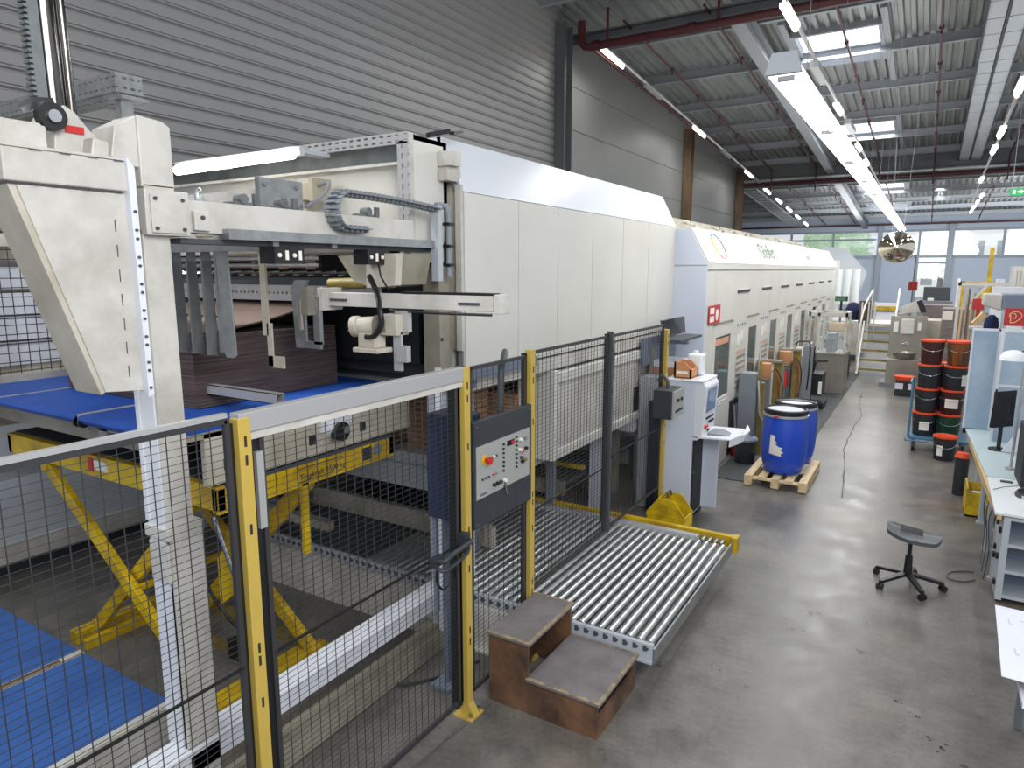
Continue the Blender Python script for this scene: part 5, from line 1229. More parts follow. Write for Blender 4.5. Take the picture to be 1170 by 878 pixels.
for k in range(len(ring)): a, c = ring[k], ring[(k+1)%len(ring)]; fs.append((a,c,c+N1,a+N1))
b.add(vs, fs); M['seat'] = mat('seat_polyurethane', (78,83,86), .38, bump=.3, scale=40); part('seat', b, 'seat', t, 60)
b = MB()
for k in range(7): y = 6.87+k*.026; b.bar((-.04,y+.03,.545),(.14,y-.02,.54),.006,.004)
part('seat_groove', b, 'black', t)
b = MB(); b.box(-.02,.12,6.88,7.02,.485,.51); b.bar((.08,6.93,.49),(.2,6.84,.475),.016,.01); b.cyl((.2,6.84,.475),(.23,6.82,.475),.012,n=8); part('seat_mechanism', b, 'black', t)
b = MB(); b.cyl((.05,6.95,.3),(.05,6.95,.49),.018,n=14); part('gas_lift', b, 'black', t, 50)
b = MB(); b.cyl((.05,6.95,.1),(.05,6.95,.3),.036,.03,18); part('column', b, 'black', t, 50)
for k in range(5):
    a = math.radians(8+72*k); ex, ey = .05+.29*math.cos(a), 6.95+.29*math.sin(a)
    b = MB(); b.prism([(.05-.03*math.sin(a),6.95+.03*math.cos(a),.14),(.05+.03*math.sin(a),6.95-.03*math.cos(a),.14),(ex+.016*math.sin(a),ey-.016*math.cos(a),.085),(ex-.016*math.sin(a),ey+.016*math.cos(a),.085)], (0,0,-.028)); lg = part('leg', b, 'black', t)
    b = MB(); nx, ny = -math.sin(a+.5), math.cos(a+.5)
    for s_ in (-1,1): b.cyl((ex+nx*.008*s_,ey+ny*.008*s_,.03),(ex+nx*.026*s_,ey+ny*.026*s_,.03),.029,n=16)
    b.cyl((ex,ey,.04),(ex,ey,.075),.012,n=8); part('castor', b, 'black', lg, 50)

# ============================================================ WORKBENCH on the right
t = thing('workbench', (1.0,8.7,0), 'long pale workbench running along the right edge, teal far half and white near half', 'workbench')
b = MB(); b.prism([(.66,8.2,.8),(.56,10.6,.8),(1.5,10.6,.8),(1.5,8.2,.8)], (0,0,.025)); part('far_worktop', b, 'deskteal', t, bevel=.003)
b = MB(); b.prism([(.66,8.18,.8),(.65,6.98,.8),(1.6,6.94,.8),(1.5,8.18,.8)], (0,0,.025)); part('near_worktop', b, 'desk', t, bevel=.003)
b = MB(); b.prism([(.67,6.98,.76),(.57,10.6,.76),(.6,10.6,.76),(.7,6.98,.76)], (0,0,.04)); b.prism([(.66,7.4,.72),(.58,10.4,.72),(.64,10.4,.72),(.7,7.4,.72)],(0,0,.05)); part('cable_channel', b, 'timber', t)
for (x, y) in ((.72,10.1),(.73,9.2),(.74,8.3),(.74,7.5),(1.4,10.1),(1.4,8.4)):
    b = MB(); b.cyl((x,y,0),(x,y,.78),.03,n=14); b.cyl((x,y,0),(x,y,.03),.045,n=14); b.cyl((x,y,.7),(x,y,.76),.042,n=14); part('leg', b, 'lightgrey', t, 50)
b = MB(); b.box(.74,1.4,10.07,10.13,.2,.24); b.box(.74,1.4,9.17,9.23,.2,.24); b.box(.74,1.4,8.27,8.33,.2,.24); part('foot_rail', b, 'lightgrey', t)
b = MB()
for k in range(3): b.tube([(.68,7.45+k*.3,.75),(.65,7.4+k*.3,.6),(.68,7.42+k*.3,.3),(.66,7.4+k*.2,.03)], .005, 5)
b.tube([(.6,7.4,.01),(.5,7.3,.008),(.38,7.32,.008),(.42,7.5,.008),(.6,7.6,.01)], .006, 5)
part('cable', b, 'darkgrey', t, 50)
t = thing('shelf_cabinet', (1.05,6.6,0), 'blue-grey open shelf unit under the near white end of the workbench', 'cabinet')
X0, X1, Y0_, Y1_ = .72, 1.5, 7.0, 7.55
b = MB(); b.box(X0,X0+.025,Y0_,Y1_,.05,.79); b.box(X1-.025,X1,Y0_,Y1_,.05,.79); b.box(X0,X1,Y1_-.02,Y1_,.05,.79); part('side_panel', b, 'lightgrey', t)
part('back_panel', MB().box(X0+.03,X1-.03,Y0_+.3,Y0_+.33,.05,.77), 'bluegrey', t)
b = MB()
for z in (.05,.28,.52,.76): b.box(X0+.025,X1-.025,Y0_-.005,Y0_+.32,z,z+.03)
part('shelf', b, 'lightgrey', t)
b = MB(); b.box(X0+.0,X0+.05,Y0_-.01,Y0_+.0,.03,.79); part('corner_post', b, 'lightgrey', t)
b = MB()
for (y,z) in ((7.05,.62),(7.05,.38),(7.05,.14),(7.3,.62),(7.3,.38),(7.3,.3)): b.box(X0-.02,X0,y,y+.05,z,z+.045)
part('latch', b, 'black', t)
for (x,y) in ((X0+.03,Y0_+.04),(X1-.05,Y0_+.04),(X0+.03,Y1_-.06),(X1-.05,Y1_-.06)): part('foot', MB().cyl((x,y,0),(x,y,.06),.02,n=10), 'black', t)
# partitions at the far end of the bench
t = thing('partition_board', (.7,10.62,.82), 'tall white-framed pale blue board standing on the far end of the workbench', 'partition')
b = MB(); b.box(.52,.54,10.6,10.64,.83,2.15); b.box(.54,.82,10.6,10.64,2.12,2.15); b.box(.8,.83,10.6,10.64,.83,2.15); part('frame', b, 'white', t)
part('panel', MB().box(.54,.8,10.61,10.63,.83,2.12), 'frost', t)
t = thing('wall_partition', (1.0,9.9,.82), 'white frame with pale panes behind the lamp, right of the tall pale blue board', 'partition')
b = MB(); b.box(.78,.81,9.95,9.99,.83,2.2); b.box(.81,1.6,9.95,9.99,2.16,2.2); b.box(.81,1.6,9.95,9.99,1.5,1.53); part('frame', b, 'white', t)
part('panel', MB().box(.81,1.6,9.96,9.98,.83,2.16), 'frost', t)
b = MB(); b.prism([(.86,9.4,.83),(1.1,9.4,.83),(1.1,9.4,1.2),(1.02,9.4,1.15)], (0,.02,0)); part('sloping_sheet', b, 'paper', t)
# monitor
t = thing('computer_monitor', (.84,9.4,.82), 'black flat computer monitor seen edge-on at the far end of the bench', 'monitor')
b = MB(); b.prism([(.72,9.38,1.1),(.74,9.38,1.55),(.76,9.38,1.55),(.745,9.38,1.1)],(0,.02,0)); b.prism([(.74,9.36,1.1),(.73,9.36,1.52),(.95,9.5,1.54),(.95,9.5,1.12)],(0,.03,0)); part('screen', b, 'blackscreen', t)
b = MB(); b.box(.8,.9,9.45,9.55,1.15,1.4); b.box(.82,.86,9.48,9.52,.825,1.2); b.cyl((.84,9.5,.825),(.84,9.5,.84),.1,n=16); part('stand', b, 'black', t)
# lamp
t = thing('bench_lamp', (.87,8.6,.82), 'white-shaded bench lamp on a thin steel pole', 'lamp')
b = MB(); b.tube([(.885,8.6,.83),(.9,8.6,1.9)], .014, 8); b.tube([(.9,8.6,1.5),(.94,8.62,1.6),(.92,8.6,2.1)], .01, 6); b.cyl((.885,8.6,.825),(.885,8.6,.85),.05,n=14); part('pole', b, 'alu', t, 50)
b = MB(); b.lathe((.8,8.6,2.03), [(.13,-.05),(.125,-.02),(.09,.03),(.03,.05),(.001,.05)], 24); part('shade', b, 'canister', t, 50)
b = MB(); b.cyl((.86,8.6,2.05),(.95,8.6,2.12),.025,.03,12); part('joint', b, 'black', t, 50)
# PC tower etc
t = thing('computer_tower', (1.0,7.9,.825), 'black computer housing with grey vents standing on the bench at the right edge', 'computer')
part('case', MB().box(.9,1.3,7.9,8.4,.826,1.4), 'dark', t, bevel=.005)
b = MB(); b.box(.93,1.03,7.885,7.9,.93,1.13); part('vent_frame', b, 'lightgrey', t)
b = MB(); b.box(.94,1.02,7.88,7.886,.94,1.02); b.box(.94,1.02,7.88,7.886,1.04,1.12); part('vent', b, 'darkgrey', t)
b = MB(); b.cyl((.97,7.89,1.33),(.97,7.9,1.33),.012,n=10); b.cyl((.97,7.89,.87),(.97,7.9,.87),.012,n=10); part('screw', b, 'steel', t)
part('light_cover', MB().box(.96,1.3,7.9,8.3,1.41,1.75), 'lightgrey', t)
t = thing('desk_telephone', (.92,7.55,.826), 'dark grey desk telephone with round handset on the white worktop', 'telephone')
b = MB(); b.lathe((.95,7.6,.826), [(.001,0),(.11,0),(.115,.03),(.09,.06),(.001,.07)], 24); part('base', b, 'darkgrey', t, 50)
b = MB(); b.tube([(.86,7.55,.89),(.92,7.5,.93),(1.0,7.52,.93),(1.06,7.6,.9)], .018, 8); part('handset', b, 'black', t, 50)
b = MB()
for k in range(6): b.box(.88+k*.025,.895+k*.025,7.49,7.495,.83,.86)
part('keypad', b, 'greypaper', t)
solo('computer_mouse', MB().sphere((.93,7.16,.84), .05, 16, 8, .42), 'black', 'black computer mouse near the front of the white worktop', 'mouse', smooth=60)
b = MB(); b.box(.76,.86,8.02,8.06,.826,.84); solo('black_marker', b, 'darkgrey', 'small dark marker lying across the seam of the worktop', 'marker')
b = MB(); b.tube([(.68,7.7,.828),(.78,7.85,.83),(.9,7.95,.83)], .003, 5); solo('thin_cord', b, 'darkgrey', 'thin dark cord trailing over the white worktop', 'cord')
# things under the bench
t = thing('yellow_crate', (.66,9.75,0), 'yellow plastic crate with papers under the far end of the bench', 'crate')
b = MB(); b.box(.58,.6,9.4,9.9,0,.34); b.box(.6,.9,9.4,9.42,0,.3); b.box(.88,.9,9.4,9.9,0,.3); b.box(.6,.9,9.88,9.9,0,.3); b.box(.58,.9,9.4,9.9,0,.02); part('crate', b, 'binyellow', t)
part('papers', MB().box(.62,.86,9.5,9.86,.02,.2), 'paper', t)
t = thing('fire_extinguisher', (.6,10.3,0), 'red-topped black canister standing under the far bench corner', 'canister')
b = MB(); b.cyl((.55,10.3,0),(.55,10.3,.5),.08,n=18); part('body', b, 'bucket', t, 50)
b = MB(); b.cyl((.55,10.3,.5),(.55,10.3,.56),.09,.07,18); part('top', b, 'orange', t, 50)

# large white printed sheets at the bottom right
t = thing('printed_sheet', (1.0,4.75,.72), 'large white printed paper sheet overhanging at the bottom right', 'paper')
b = MB(); b.prism([(.545,5.2,.722),(.515,4.27,.715),(1.6,4.15,.72),(1.6,5.12,.722)], (0,0,.004)); part('sheet', b, 'paper', t)
b = MB()
for (x,y,w,h) in ((.6,4.95,.004,.07),(.6,4.95,.02,.004),(.6,4.55,.004,.07),(.6,4.55,.02,.004),(.66,5.02,.2,.006),(.68,4.92,.2,.004),(.68,4.82,.2,.07),(.7,4.6,.2,.004),(.7,4.45,.2,.05),(.72,4.35,.2,.01)): b.box(x,x+w,y,y+h,.7265,.7275)
part('print', b, 'greypaper', t)
t = thing('sheet_table', (1.1,4.7,0), 'low table hidden under the white printed sheets', 'table')
part('table_top', MB().box(.66,1.6,4.3,5.1,.5,.53), 'lightgrey', t)
for x in (.72,1.5):
    for y in (4.36,5.04): part('leg', MB().box(x-.02,x+.02,y-.02,y+.02,0,.5), 'grey', t)
for k, (dx, dy, z) in enumerate(((0,0,.533),(.02,.02,.565),(-.03,-.02,.598),(.0,-.03,.63),(.015,.0,.663))):
    b = MB(); b.box(.64+dx,1.6+dx,4.22+dy,5.08+dy,z,z+.027)
    solo('paper_pile', b, 'paper', ('lowest','second lowest','middle','second highest','topmost')[k]+' white paper pile under the big printed sheet', 'papers', 'paper piles under the printed sheet')
b = MB(); b.box(.66,1.55,4.3,5.0,.692,.713); solo('paper_pile', b, 'paper', 'thin white paper pile touching the underside of the printed sheet', 'papers', 'paper piles under the printed sheet')

# ============================================================ INK BUCKETS ON TROLLEY
t = thing('bucket_trolley', (.25,12.7,0), 'blue tubular trolley carrying the stacked ink buckets', 'trolley')
b = MB(); b.box(-.1,.75,12.45,13.1,.2,.24); part('platform', b, 'bluepaint', t, bevel=.008)
b = MB(); b.tube([(-.1,12.5,.22),(-.1,12.5,1.05),(-.12,12.55,1.1),(-.12,12.95,1.1),(-.1,13.0,1.05),(-.1,13.0,.22)], .018, 8); b.tube([(-.14,12.45,.2),(-.14,12.45,.17),(.2,12.45,.17)],.014,6); part('handle', b, 'bluepaint', t, 50)
for (x,y) in ((-.02,12.52),(.65,12.52),(-.02,13.02),(.65,13.02)):
    b = MB(); b.cyl((x-.02,y,.08),(x+.02,y,.08),.08,n=18); part('wheel', b, 'black', t, 50)
    b = MB(); b.box(x-.03,x+.03,y-.03,y+.03,.15,.2); b.bar((x-.03,y,.16),(x-.03,y,.08),.012,.03); part('castor_fork', b, 'galv', t)
def bucket(x, y, z, m, label, lab=None, r=.163, h=.39, handle=True, grp='ink buckets stacked on the blue trolley'):
    t = thing('ink_bucket', (x,y,z), label, 'bucket', grp)
    b = MB(); b.lathe((x,y,z), [(.001,0),(r*.85,0),(r*.88,.01),(r,h*.86),(r*1.04,h*.87),(r*1.04,h*.9)], 24); part('body', b, m, t, 35)
    b = MB(); b.lathe((x,y,z), [(r*1.0,h*.915),(r*1.06,h*.915),(r*1.065,h*.99),(r*1.02,h*.998),(r*.98,h*.97),(.001,h*.97)], 24); part('lid', b, 'orange', t, 35)
    if handle:
        b = MB(); b.tube([(x+r*1.05*math.cos(a), y-abs(math.sin(a))*r*1.05-.005, z+h*.8-.1*abs(math.sin(a))) for a in [PI+PI*i/10 for i in range(11)]], .004, 5); part('handle', b, 'steel', t)
    if lab: 
        b = MB(); a0, a1, z0, z1 = lab; nn = 6
        for i in range(nn):
            p0 = math.radians(a0+(a1-a0)*i/nn); p1 = math.radians(a0+(a1-a0)*(i+1)/nn); rr = r*.985+.003
            b.add([(x+rr*math.cos(p0),y+rr*math.sin(p0),z+z0),(x+rr*math.cos(p1),y+rr*math.sin(p1),z+z0),(x+rr*math.cos(p1),y+rr*math.sin(p1),z+z1),(x+rr*math.cos(p0),y+rr*math.sin(p0),z+z1)],[(0,1,2,3)])
        part('label', b, 'signwhite', t)
    return t
rows = ['bottom','second','third','top']
cfg = [[('bucket',(-110,-60,.1,.24)),('bucket_gr',None)],[('bucket',None),('bucket_br',(-125,-60,.1,.25))],[('bucket',None),('bucket',(-60,-20,.08,.25))],[('bucket_br',None),('bucket_ink',None)]]
desc = [['black bucket with white label at the bottom left of the trolley stack','dark green bucket at the bottom right of the trolley stack'],
        ['plain black bucket in the second row from below, left column of the trolley stack','dark brown bucket with wide white label, second row from below in the trolley stack'],
        ['plain black bucket in the third row, left column, just under the dark red top bucket','black bucket with small label at its right side, third row of the trolley stack'],
        ['dark red-brown bucket on top of the left column of the trolley stack','ink-streaked bucket on top of the right column of the trolley stack']]
for r_ in range(4):
    for c_ in range(2):
        m, l = cfg[r_][c_]; bucket(.095+c_*.345+.012*r_*(1 if c_ else .6), 12.7+(.02 if r_%2 else 0), .24+r_*.39, m, desc[r_][c_], l)
for r_ in range(3): bucket(.3+.012*r_, 13.02, .24+r_*.39, 'bucket', ('lowest','middle','upper')[r_]+' bucket of the hidden rear column behind the trolley stack', None)
bucket(.4, 12.15, 0, 'bucket', 'black bucket with orange lid standing alone on the floor in front of the trolley', (-130,-100,.08,.24), .155, .38, True, None)
t = thing('low_dolly_tub', (-.4,18.1,0), 'orange-topped low tub on a black dolly, left of the bucket stack', 'tub')
b = MB(); b.lathe((-.32,18.1,.36), [(.001,0),(.2,0),(.2,.03),(.22,.04),(.22,.09),(.001,.1)], 20); part('tub', b, 'orange', t, 40)
part('dolly', MB().box(-.5,-.12,17.9,18.3,.0,.36), 'bucket', t); part('label', MB().box(-.5,-.34,17.89,17.9,.16,.3).box(-.24,-.12,17.89,17.9,.16,.3), 'paper', t)

# ============================================================ FAR END
t = thing('sink_unit', (-.25,19.6,0), 'grey steel wash stand with round basin and paper towel box', 'sink')
b = MB(); b.box(-.78,.02,19.7,19.76,.1,1.75); b.box(-.78,.0,19.3,19.7,.1,.7); part('back_panel', b, 'stainless', t, bevel=.008)
part('base', MB().box(-.9,.1,19.2,19.9,0,.1), 'grey', t)
b = MB(); b.lathe((-.4,19.45,.86), [(.001,-.22),(.14,-.2),(.24,-.1),(.27,0),(.25,.01),(.2,-.09),(.001,-.16)], 24); part('basin', b, 'stainless', t, 50)
b = MB(); b.tube([(-.4,19.68,1.0),(-.4,19.68,1.1),(-.4,19.56,1.1),(-.4,19.54,1.02)], .015, 8); b.cyl((-.48,19.68,1.05),(-.32,19.68,1.05),.02,n=8); part('tap', b, 'steel', t, 50)
part('towel_dispenser', MB().box(-.55,-.25,19.6,19.7,1.3,1.68), 'cream', t, bevel=.02)
b = MB(); b.box(-.7,-.6,19.62,19.7,1.35,1.6); b.box(-.18,-.1,19.62,19.7,1.4,1.6); part('soap_dispenser', b, 'canister', t)
t = thing('tilted_screen', (-.35,19.7,1.8), 'tilted pale display box with black face above the wash stand', 'screen')
b = MB(); b.prism([(-.62,19.7,1.78),(-.28,19.7,1.85),(-.16,19.7,1.85),(-.14,19.7,1.9),(-.22,19.7,2.15),(-.6,19.7,1.95)],(0,.2,0)); b.cyl((-.4,19.8,1.7),(-.4,19.8,1.85),.02,n=8); part('housing', b, 'beige_l', t)
b = MB(); b.prism([(-.26,19.69,2.12),(-.14,19.69,2.16),(-.02,19.69,1.86),(-.14,19.69,1.83)],(0,.01,0)); part('face', b, 'black', t)
# stair and platform
t = thing('access_stairs', (-1.15,21.5,0), 'cream access stairs with black and yellow step edges and handrails', 'stairs')
for k in range(5):
    z = .2+k*.24; y = 20.9+k*.22
    b = MB(); b.box(-1.5,-.78,y,y+.24,z-.03,z); s_ = part('step', b, 'galv', t)
    b = MB(); b.box(-1.5,-.78,y-.02,y,z-.05,z+.01); part('nosing', b, 'olive', s_)
b = MB(); b.bar((-1.54,20.8,0),(-1.54,22.1,1.4),.04,.2); b.bar((-.74,20.8,0),(-.74,22.1,1.4),.04,.2); part('stringer', b, 'cream', t)
b = MB()
b.tube([(-.74,20.8,.1),(-.74,21.0,1.3),(-.72,22.1,2.35),(-.72,22.2,2.35)], .03, 8); b.tube([(-1.56,20.8,.1),(-1.56,20.8,1.2),(-1.5,21.3,1.9),(-1.4,22.2,2.3)], .025, 8); b.tube([(-1.4,22.1,1.3),(-1.38,22.1,2.35)], .02, 6)
for k in range(3): b.tube([(-1.56+k*.13,21.2+k*.5,.9),(-1.56+k*.13,21.2+k*.5,2.0)], .022, 6)
part('handrail', b, 'cream', t, 50)
b = MB(); b.box(-1.6,-.7,22.1,24,1.28,1.36); part('landing', b, 'beige', t)
b = MB(); b.box(-1.35,-.75,22.4,22.45,1.45,1.95); part('white_panel', b, 'paper', t)
b = MB(); b.box(-1.34,-.78,22.38,22.4,1.72,1.85); part('yellow_black_band', b, 'yellow', t)
b = MB(); b.box(-1.34,-.78,22.37,22.395,1.70,1.735); part('black_band', b, 'black', t)
solo('sheet_stack', MB().box(-1.7,-1.42,22.0,22.5,1.36,2.0), 'cardboard', 'tall grey-brown sheet stack beside the stair rail', 'board stack')
# delivery end machinery
t = thing('delivery_unit', (-2.3,24.5,0), 'white delivery unit with rounded guards at the far end of the printing line', 'machine')
b = MB(); b.box(-6.5,-2.75,23.2,27,.2,3.2); b.box(-2.75,-1.75,24,27,.2,1.3); part('body', b, 'cream', t, bevel=.02)
b = MB()
for x in (-2.5,-2.25,-2.0): b.cyl((x,24.1,1.8),(x,24.1,2.9),.1,n=14)
part('white_tube', b, 'canister', t, 50)
b = MB(); b.prism([(-3.3,26.5,3.7),(-2.6,26.5,3.6),(-1.9,26.5,2.8),(-2.1,26.5,2.0),(-3.3,26.5,2.0)],(0,.05,0)); part('slanted_cover', b, 'lightgrey', t)
b = MB(); b.box(-2.62,-2.56,23.1,23.16,0,3.2); b.box(-2.1,-2.05,23.3,23.35,1.2,2.4); part('post', b, 'beige_l', t)
b = MB(); b.box(-2.45,-2.1,22.9,23.0,1.95,2.1); b.box(-2.3,-2.24,22.95,23.0,1.0,1.95); b.box(-2.5,-2.1,22.9,23.1,1.55,1.6); part('operator_box', b, 'black', t)
part('green_box', MB().box(-2.45,-2.15,22.88,22.9,1.97,2.05), 'green', t)
b = MB(); b.box(-2.5,-1.9,21.9,22.4,.1,1.1); part('base_cabinet', b, 'beige_l', t)
solo('wooden_tray', MB().box(-2.45,-1.85,21.9,22.3,1.12,1.35), 'timber', 'flat light wooden tray on the cream cabinet left of the stairs', 'tray')
solo('blue_bag', MB().lathe((-1.9,22.6,1.4), [(.001,0),(.2,.02),(.24,.25),(.14,.5),(.001,.55)], 16), 'jacket', 'dark blue bag hanging left of the stairs', 'bag', smooth=60)
t = thing('small_machine', (-2.0,20.3,0), 'dark green and brown pump unit on the floor left of the stairs', 'machine')
b = MB(); b.box(-2.1,-1.7,20.2,20.6,.05,.5); b.cyl((-2.0,20.2,.6),(-1.75,20.2,.6),.12,n=14); b.cyl((-2.2,20.0,.15),(-2.1,20.0,.15),.14,n=14); part('body', b, 'dark', t, 40)
part('rusty_top', MB().box(-2.1,-1.7,20.2,20.5,.62,.7), 'rust', t)
# pallets of board on the right side of the aisle end
def bstack(x0,x1,y0,y1,z0,z1,m,lab,n=8):
    b = MB()
    for k in range(n): z = z0+(z1-z0)*k/n; b.box(x0,x1,y0,y1,z,z+(z1-z0)/n*.93)
    b.box(x0+.01,x1-.01,y0+.01,y1-.01,z0,z1)
    return solo('board_pallet_stack', b, m, lab, 'board stack', 'board stacks at the aisle end')
M['greyboard'] = mat('grey_brown_board', (142,130,126), .85, c2=(112,102,102), scale=3, stretch=(1,1,12))
M['greyboard2'] = mat('pale_board', (176,168,156), .85, c2=(150,142,132), scale=3, stretch=(6,1,1))
bstack(-.1,.5,20.5,21.5,0,1.6,'beige','beige board stack just right of the wash stand',3)
bstack(.3,.95,18.6,19.8,0,2.0,'greyboard','grey-brown ridged board stack behind the bucket trolley',7)
bstack(-.1,.62,22.6,23.6,0,1.9,'greyboard','grey board stack with white label farther back, below the tall window',6)
solo('pale_board_pack', MB().box(.78,.98,16.6,17.8,0,2.15), 'greyboard2', 'tall upright pale board pack right of the ridged stack', 'board stack')
solo('paper_note', MB().box(.3,.5,18.59,18.6,1.75,1.95), 'signwhite', 'white paper note on the corner of the ridged board stack', 'note')
t = thing('grey_cabinet', (.2,30,0), 'dark grey electrical cabinet in front of the tall glazed bay', 'cabinet')
b = MB(); b.box(-.2,.65,30,30.6,0,2.25); part('body', b, 'darkgrey', t, bevel=.02)
part('label', MB().box(-.05,.15,29.98,30,1.6,1.85), 'signwhite', t)
part('side_box', MB().box(-.35,.75,29.6,30,0,1.75), 'grey', t)
# timber/board slats rack
t = thing('leaning_timber_rack', (.9,15.2,0), 'rack of upright wooden slats and poles behind the white bench board', 'rack')
for k in range(7):
    b = MB(); x = .5+k*.05+.02*(k%2); b.bar((x,15.0+.1*k,0),(x+.04,15.2+.1*k,2.35+.1*(k%3)),.03,.05); part('slat', b, ('timber','beige','rust','timber','beige_d','timber','rust')[k], t)
b = MB(); b.box(.45,1.3,15.4,15.46,2.6,2.66); b.box(.45,.5,15.4,15.46,0,2.66); b.bar((.6,15.4,2.2),(.9,15.4,2.6),.04); part('frame', b, 'cream', t)
solo('red_notice', MB().box(.68,.86,14.9,14.92,2.18,2.38).box(.75,.79,14.92,14.95,0,2.38), 'signred', 'small red notice with pale symbols behind the machine hood on the right', 'sign')
t = thing('yellow_gantry', (1.4,28,0), 'yellow steel gantry frame with crane post near the back wall', 'crane')
b = MB(); b.box(.88,1.0,28,28.1,0,2.5); b.box(.88,1.95,28,28.1,2.35,2.5); b.box(1.85,1.95,28,28.1,0,2.5); b.box(1.6,1.72,27.9,28,2.0,3.6); b.prism([(1.35,27.98,1.9),(1.9,27.98,1.9),(1.9,27.98,2.35),(1.65,27.98,2.35)],(0,.03,0)); part('frame', b, 'yellow', t)
b = MB(); b.box(.78,.86,27.9,28,1.2,2.6); part('white_post', b, 'signwhite', t)
b = MB(); b.box(1.0,1.3,28.02,28.06,1.2,2.35); part('grey_plate', b, 'lightgrey', t)
t = thing('white_loader', (2.5,28,0), 'white storage unit with ribbed front near the back wall at the right edge', 'cabinet')
b = MB(); b.box(2.25,3.6,27.5,28.5,0,3.0); part('body', b, 'cream', t)
b = MB(); b.box(1.7,2.6,26,27,0,2.35); b.box(1.75,1.95,26,26.4,2.35,2.6); part('side_unit', b, 'white', t)
b = MB()
for k in range(8): b.box(2.35+k*.1,2.38+k*.1,27.48,27.5,2.3,2.85)
part('rib', b, 'beige', t)
t = thing('instrument_housing', (.95,12.2,2.3), 'big cream and blue-grey instrument housing with rounded edges above the partition boards', 'machine')
b = MB(); b.prism([(.68,12.0,2.38),(.9,12.0,2.31),(.9,12.0,2.55),(.68,12.0,2.55)],(0,.5,0)); part('cream_side', b, 'beige_l', t, bevel=.02)
part('grey_front', MB().box(.9,1.3,12.0,12.5,2.31,2.55), 'bluegrey', t, bevel=.02)
b = MB(); b.box(.9,.96,11.9,11.96,0,2.33); b.box(1.2,1.26,12.3,12.36,0,2.33); part('stand', b, 'lightgrey', t)
solo('work_jacket', MB().lathe((.84,12.6,1.95), [(.001,0),(.09,.0),(.1,.12),(.08,.22),(.03,.27),(.001,.27)], 14), 'jacket', 'dark blue jacket hanging under the instrument housing', 'jacket', smooth=60)
t = thing('hose_reel_sign', (.98,11.0,2.28), 'red square sign with a curled fire hose symbol at the right edge', 'sign')
part('board', MB().box(.865,1.12,11.0,11.015,2.17,2.4), 'signred', t)
b = MB(); c = (.985,10.995,2.3)
b.tube([(c[0]+.065*math.cos(a),10.995,c[2]+.055*math.sin(a)) for a in [PI*1.05-PI*1.25*i/14 for i in range(15)]]+[(.985,10.995,2.22)], .006, 5)
b.tube([(.985,10.995,2.22),(.94,10.995,2.21),(.935,10.995,2.24),(.93,10.995,2.31),(.92,10.995,2.33)], .006, 5); b.tube([(.95,10.995,2.32),(.975,10.995,2.33),(.99,10.995,2.3),(.97,10.995,2.26)], .005, 5)
part('hose_symbol', b, 'cream_text', t)
b = MB(); b.box(.88,.9,11.02,11.04,.9,2.17); part('post', b, 'alu', t)
t = thing('fire_alarm_box', (-.55,40,2.1), 'small red fire box on a post left of the tall glazed bay', 'box')
part('box', MB().box(-.95,-.55,40,40.15,1.85,2.3), 'red', t); part('post', MB().box(-.78,-.72,40.05,40.11,0,3.6), 'grey', t)
# wood bits and small clutter on the shelf behind the bench
t = thing('cluttered_shelf', (.8,13.6,1.9), 'narrow shelf of wooden pieces and cloth behind the partition boards', 'shelf')
b = MB(); b.box(.62,1.3,13.5,13.9,1.92,1.96); b.box(.64,.68,13.6,13.64,0,1.92); b.box(1.2,1.24,13.6,13.64,0,1.92); part('shelf', b, 'lightgrey', t)
solo('wooden_offcut', MB().bar((.66,13.6,2.0),(.8,13.65,2.18),.06,.08), 'timber', 'leaning light wooden offcut on the shelf behind the boards', 'wood piece')
solo('wooden_block', MB().box(.8,.94,13.6,13.75,1.96,2.03), 'timber', 'flat wooden block on the shelf behind the boards', 'wood piece')
solo('blue_crate', MB().box(.6,.95,14.4,14.9,.0,1.1), 'jacket', 'dark blue crate stack behind the bucket trolley', 'crate')
solo('paper_scrap', MB().box(-1.62,-1.58,4.2,4.24,.001,.004), 'signwhite', 'tiny white paper scrap on the floor beside the wooden steps', 'scrap')
solo('paper_scrap', MB().prism([(-6.35,3.2,.002),(-6.2,3.25,.002),(-6.22,3.35,.002),(-6.4,3.33,.002)],(0,0,.004)), 'signwhite', 'torn white paper scrap on the floor behind the fence at the left', 'scrap')

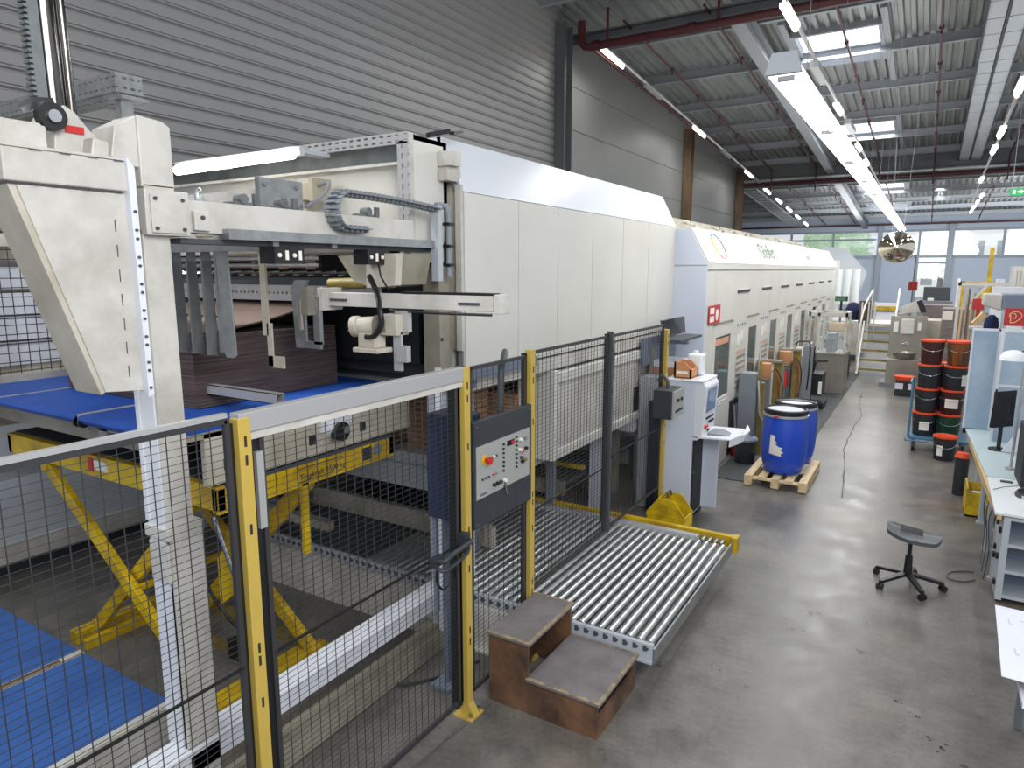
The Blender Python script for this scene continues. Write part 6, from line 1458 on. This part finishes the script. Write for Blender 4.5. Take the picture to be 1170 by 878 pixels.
# ============================================================ LIGHT
w = bpy.data.worlds.new('world'); sc.world = w; w.use_nodes = True
bg = w.node_tree.nodes['Background']; bg.inputs[0].default_value = (.88,.93,1,1); bg.inputs[1].default_value = 1.0
def area(loc, sx, sy, power, rot=(0,0,0), col=(.98,.985,1)):
    l = bpy.data.lights.new('lamp', 'AREA'); l.shape = 'RECTANGLE'; l.size = sx; l.size_y = sy; l.energy = power; l.color = col
    o = bpy.data.objects.new('lamp', l); COL.objects.link(o); o.location = loc; o.rotation_euler = rot; return o
for c, L, w_, p in LIGHTS:
    if p < 0: area(c+Vector((0,-.05,-.02)), L, w_, -p, (math.radians(-30),0,0)); continue
    area(c+Vector((0,0,-.06)), w_, L, p)
# skylight daylight, then unseen lamps added as fill for the hall
for (x, y, sx, sy, p) in ((-2.66,9.5,1.9,2.3,160),(-2.66,21.5,1.9,2.3,160),(-2.66,30.6,1.9,2.2,140),(5.4,21.5,1.9,2.3,140),(-2.66,43.4,1.9,2.3,140)):
    area((x,y,RZ(y)-.2), sx, sy, p, col=(.85,.92,1))
for (x, y) in ((-4.6,-.5),(-4.6,-.5),(-5,2),(2,3),(4,12),(-6,12),(4,26),(-6,26),(0,46)):
    area((x,y,7.2), .3, 4, 90, col=(.97,.98,1))
# added fill lamp right of the camera, for the floor behind the gate
area((1.5,.2,4.6), 2.5, 2.5, 260, (math.radians(50),0,math.radians(62)))
area((0,46,5.2), 14, 1, 800, (math.radians(70),0,0), (.9,.95,1))  # added fill lamp without a fixture, lifts the dark back wall
# added upward fill lamps that brighten the roof underside
for (x, y, p) in ((-3,8,70),(4,8,60),(-3,24,190),(4,24,160),(-4,45,420),(4,45,320)):
    area((x,y,5.0), 4, 12, p, (PI,0,0), (.97,.98,1))

# ============================================================ CAMERA
cd = bpy.data.cameras.new('camera'); cam = bpy.data.objects.new('camera', cd); COL.objects.link(cam)
cd.sensor_fit = 'HORIZONTAL'; cd.sensor_width = 36; cd.lens = 775/1170*36; cd.clip_end = 500; cd.clip_start = .05
pitch = math.atan(131/775); yaw = math.atan(480/786)
cam.location = (0,0,2.9); cam.rotation_euler = (PI/2-pitch, 0, yaw)
sc.camera = cam
sc.view_settings.view_transform = 'Standard'; sc.view_settings.look = 'None'; sc.view_settings.exposure = -0.14
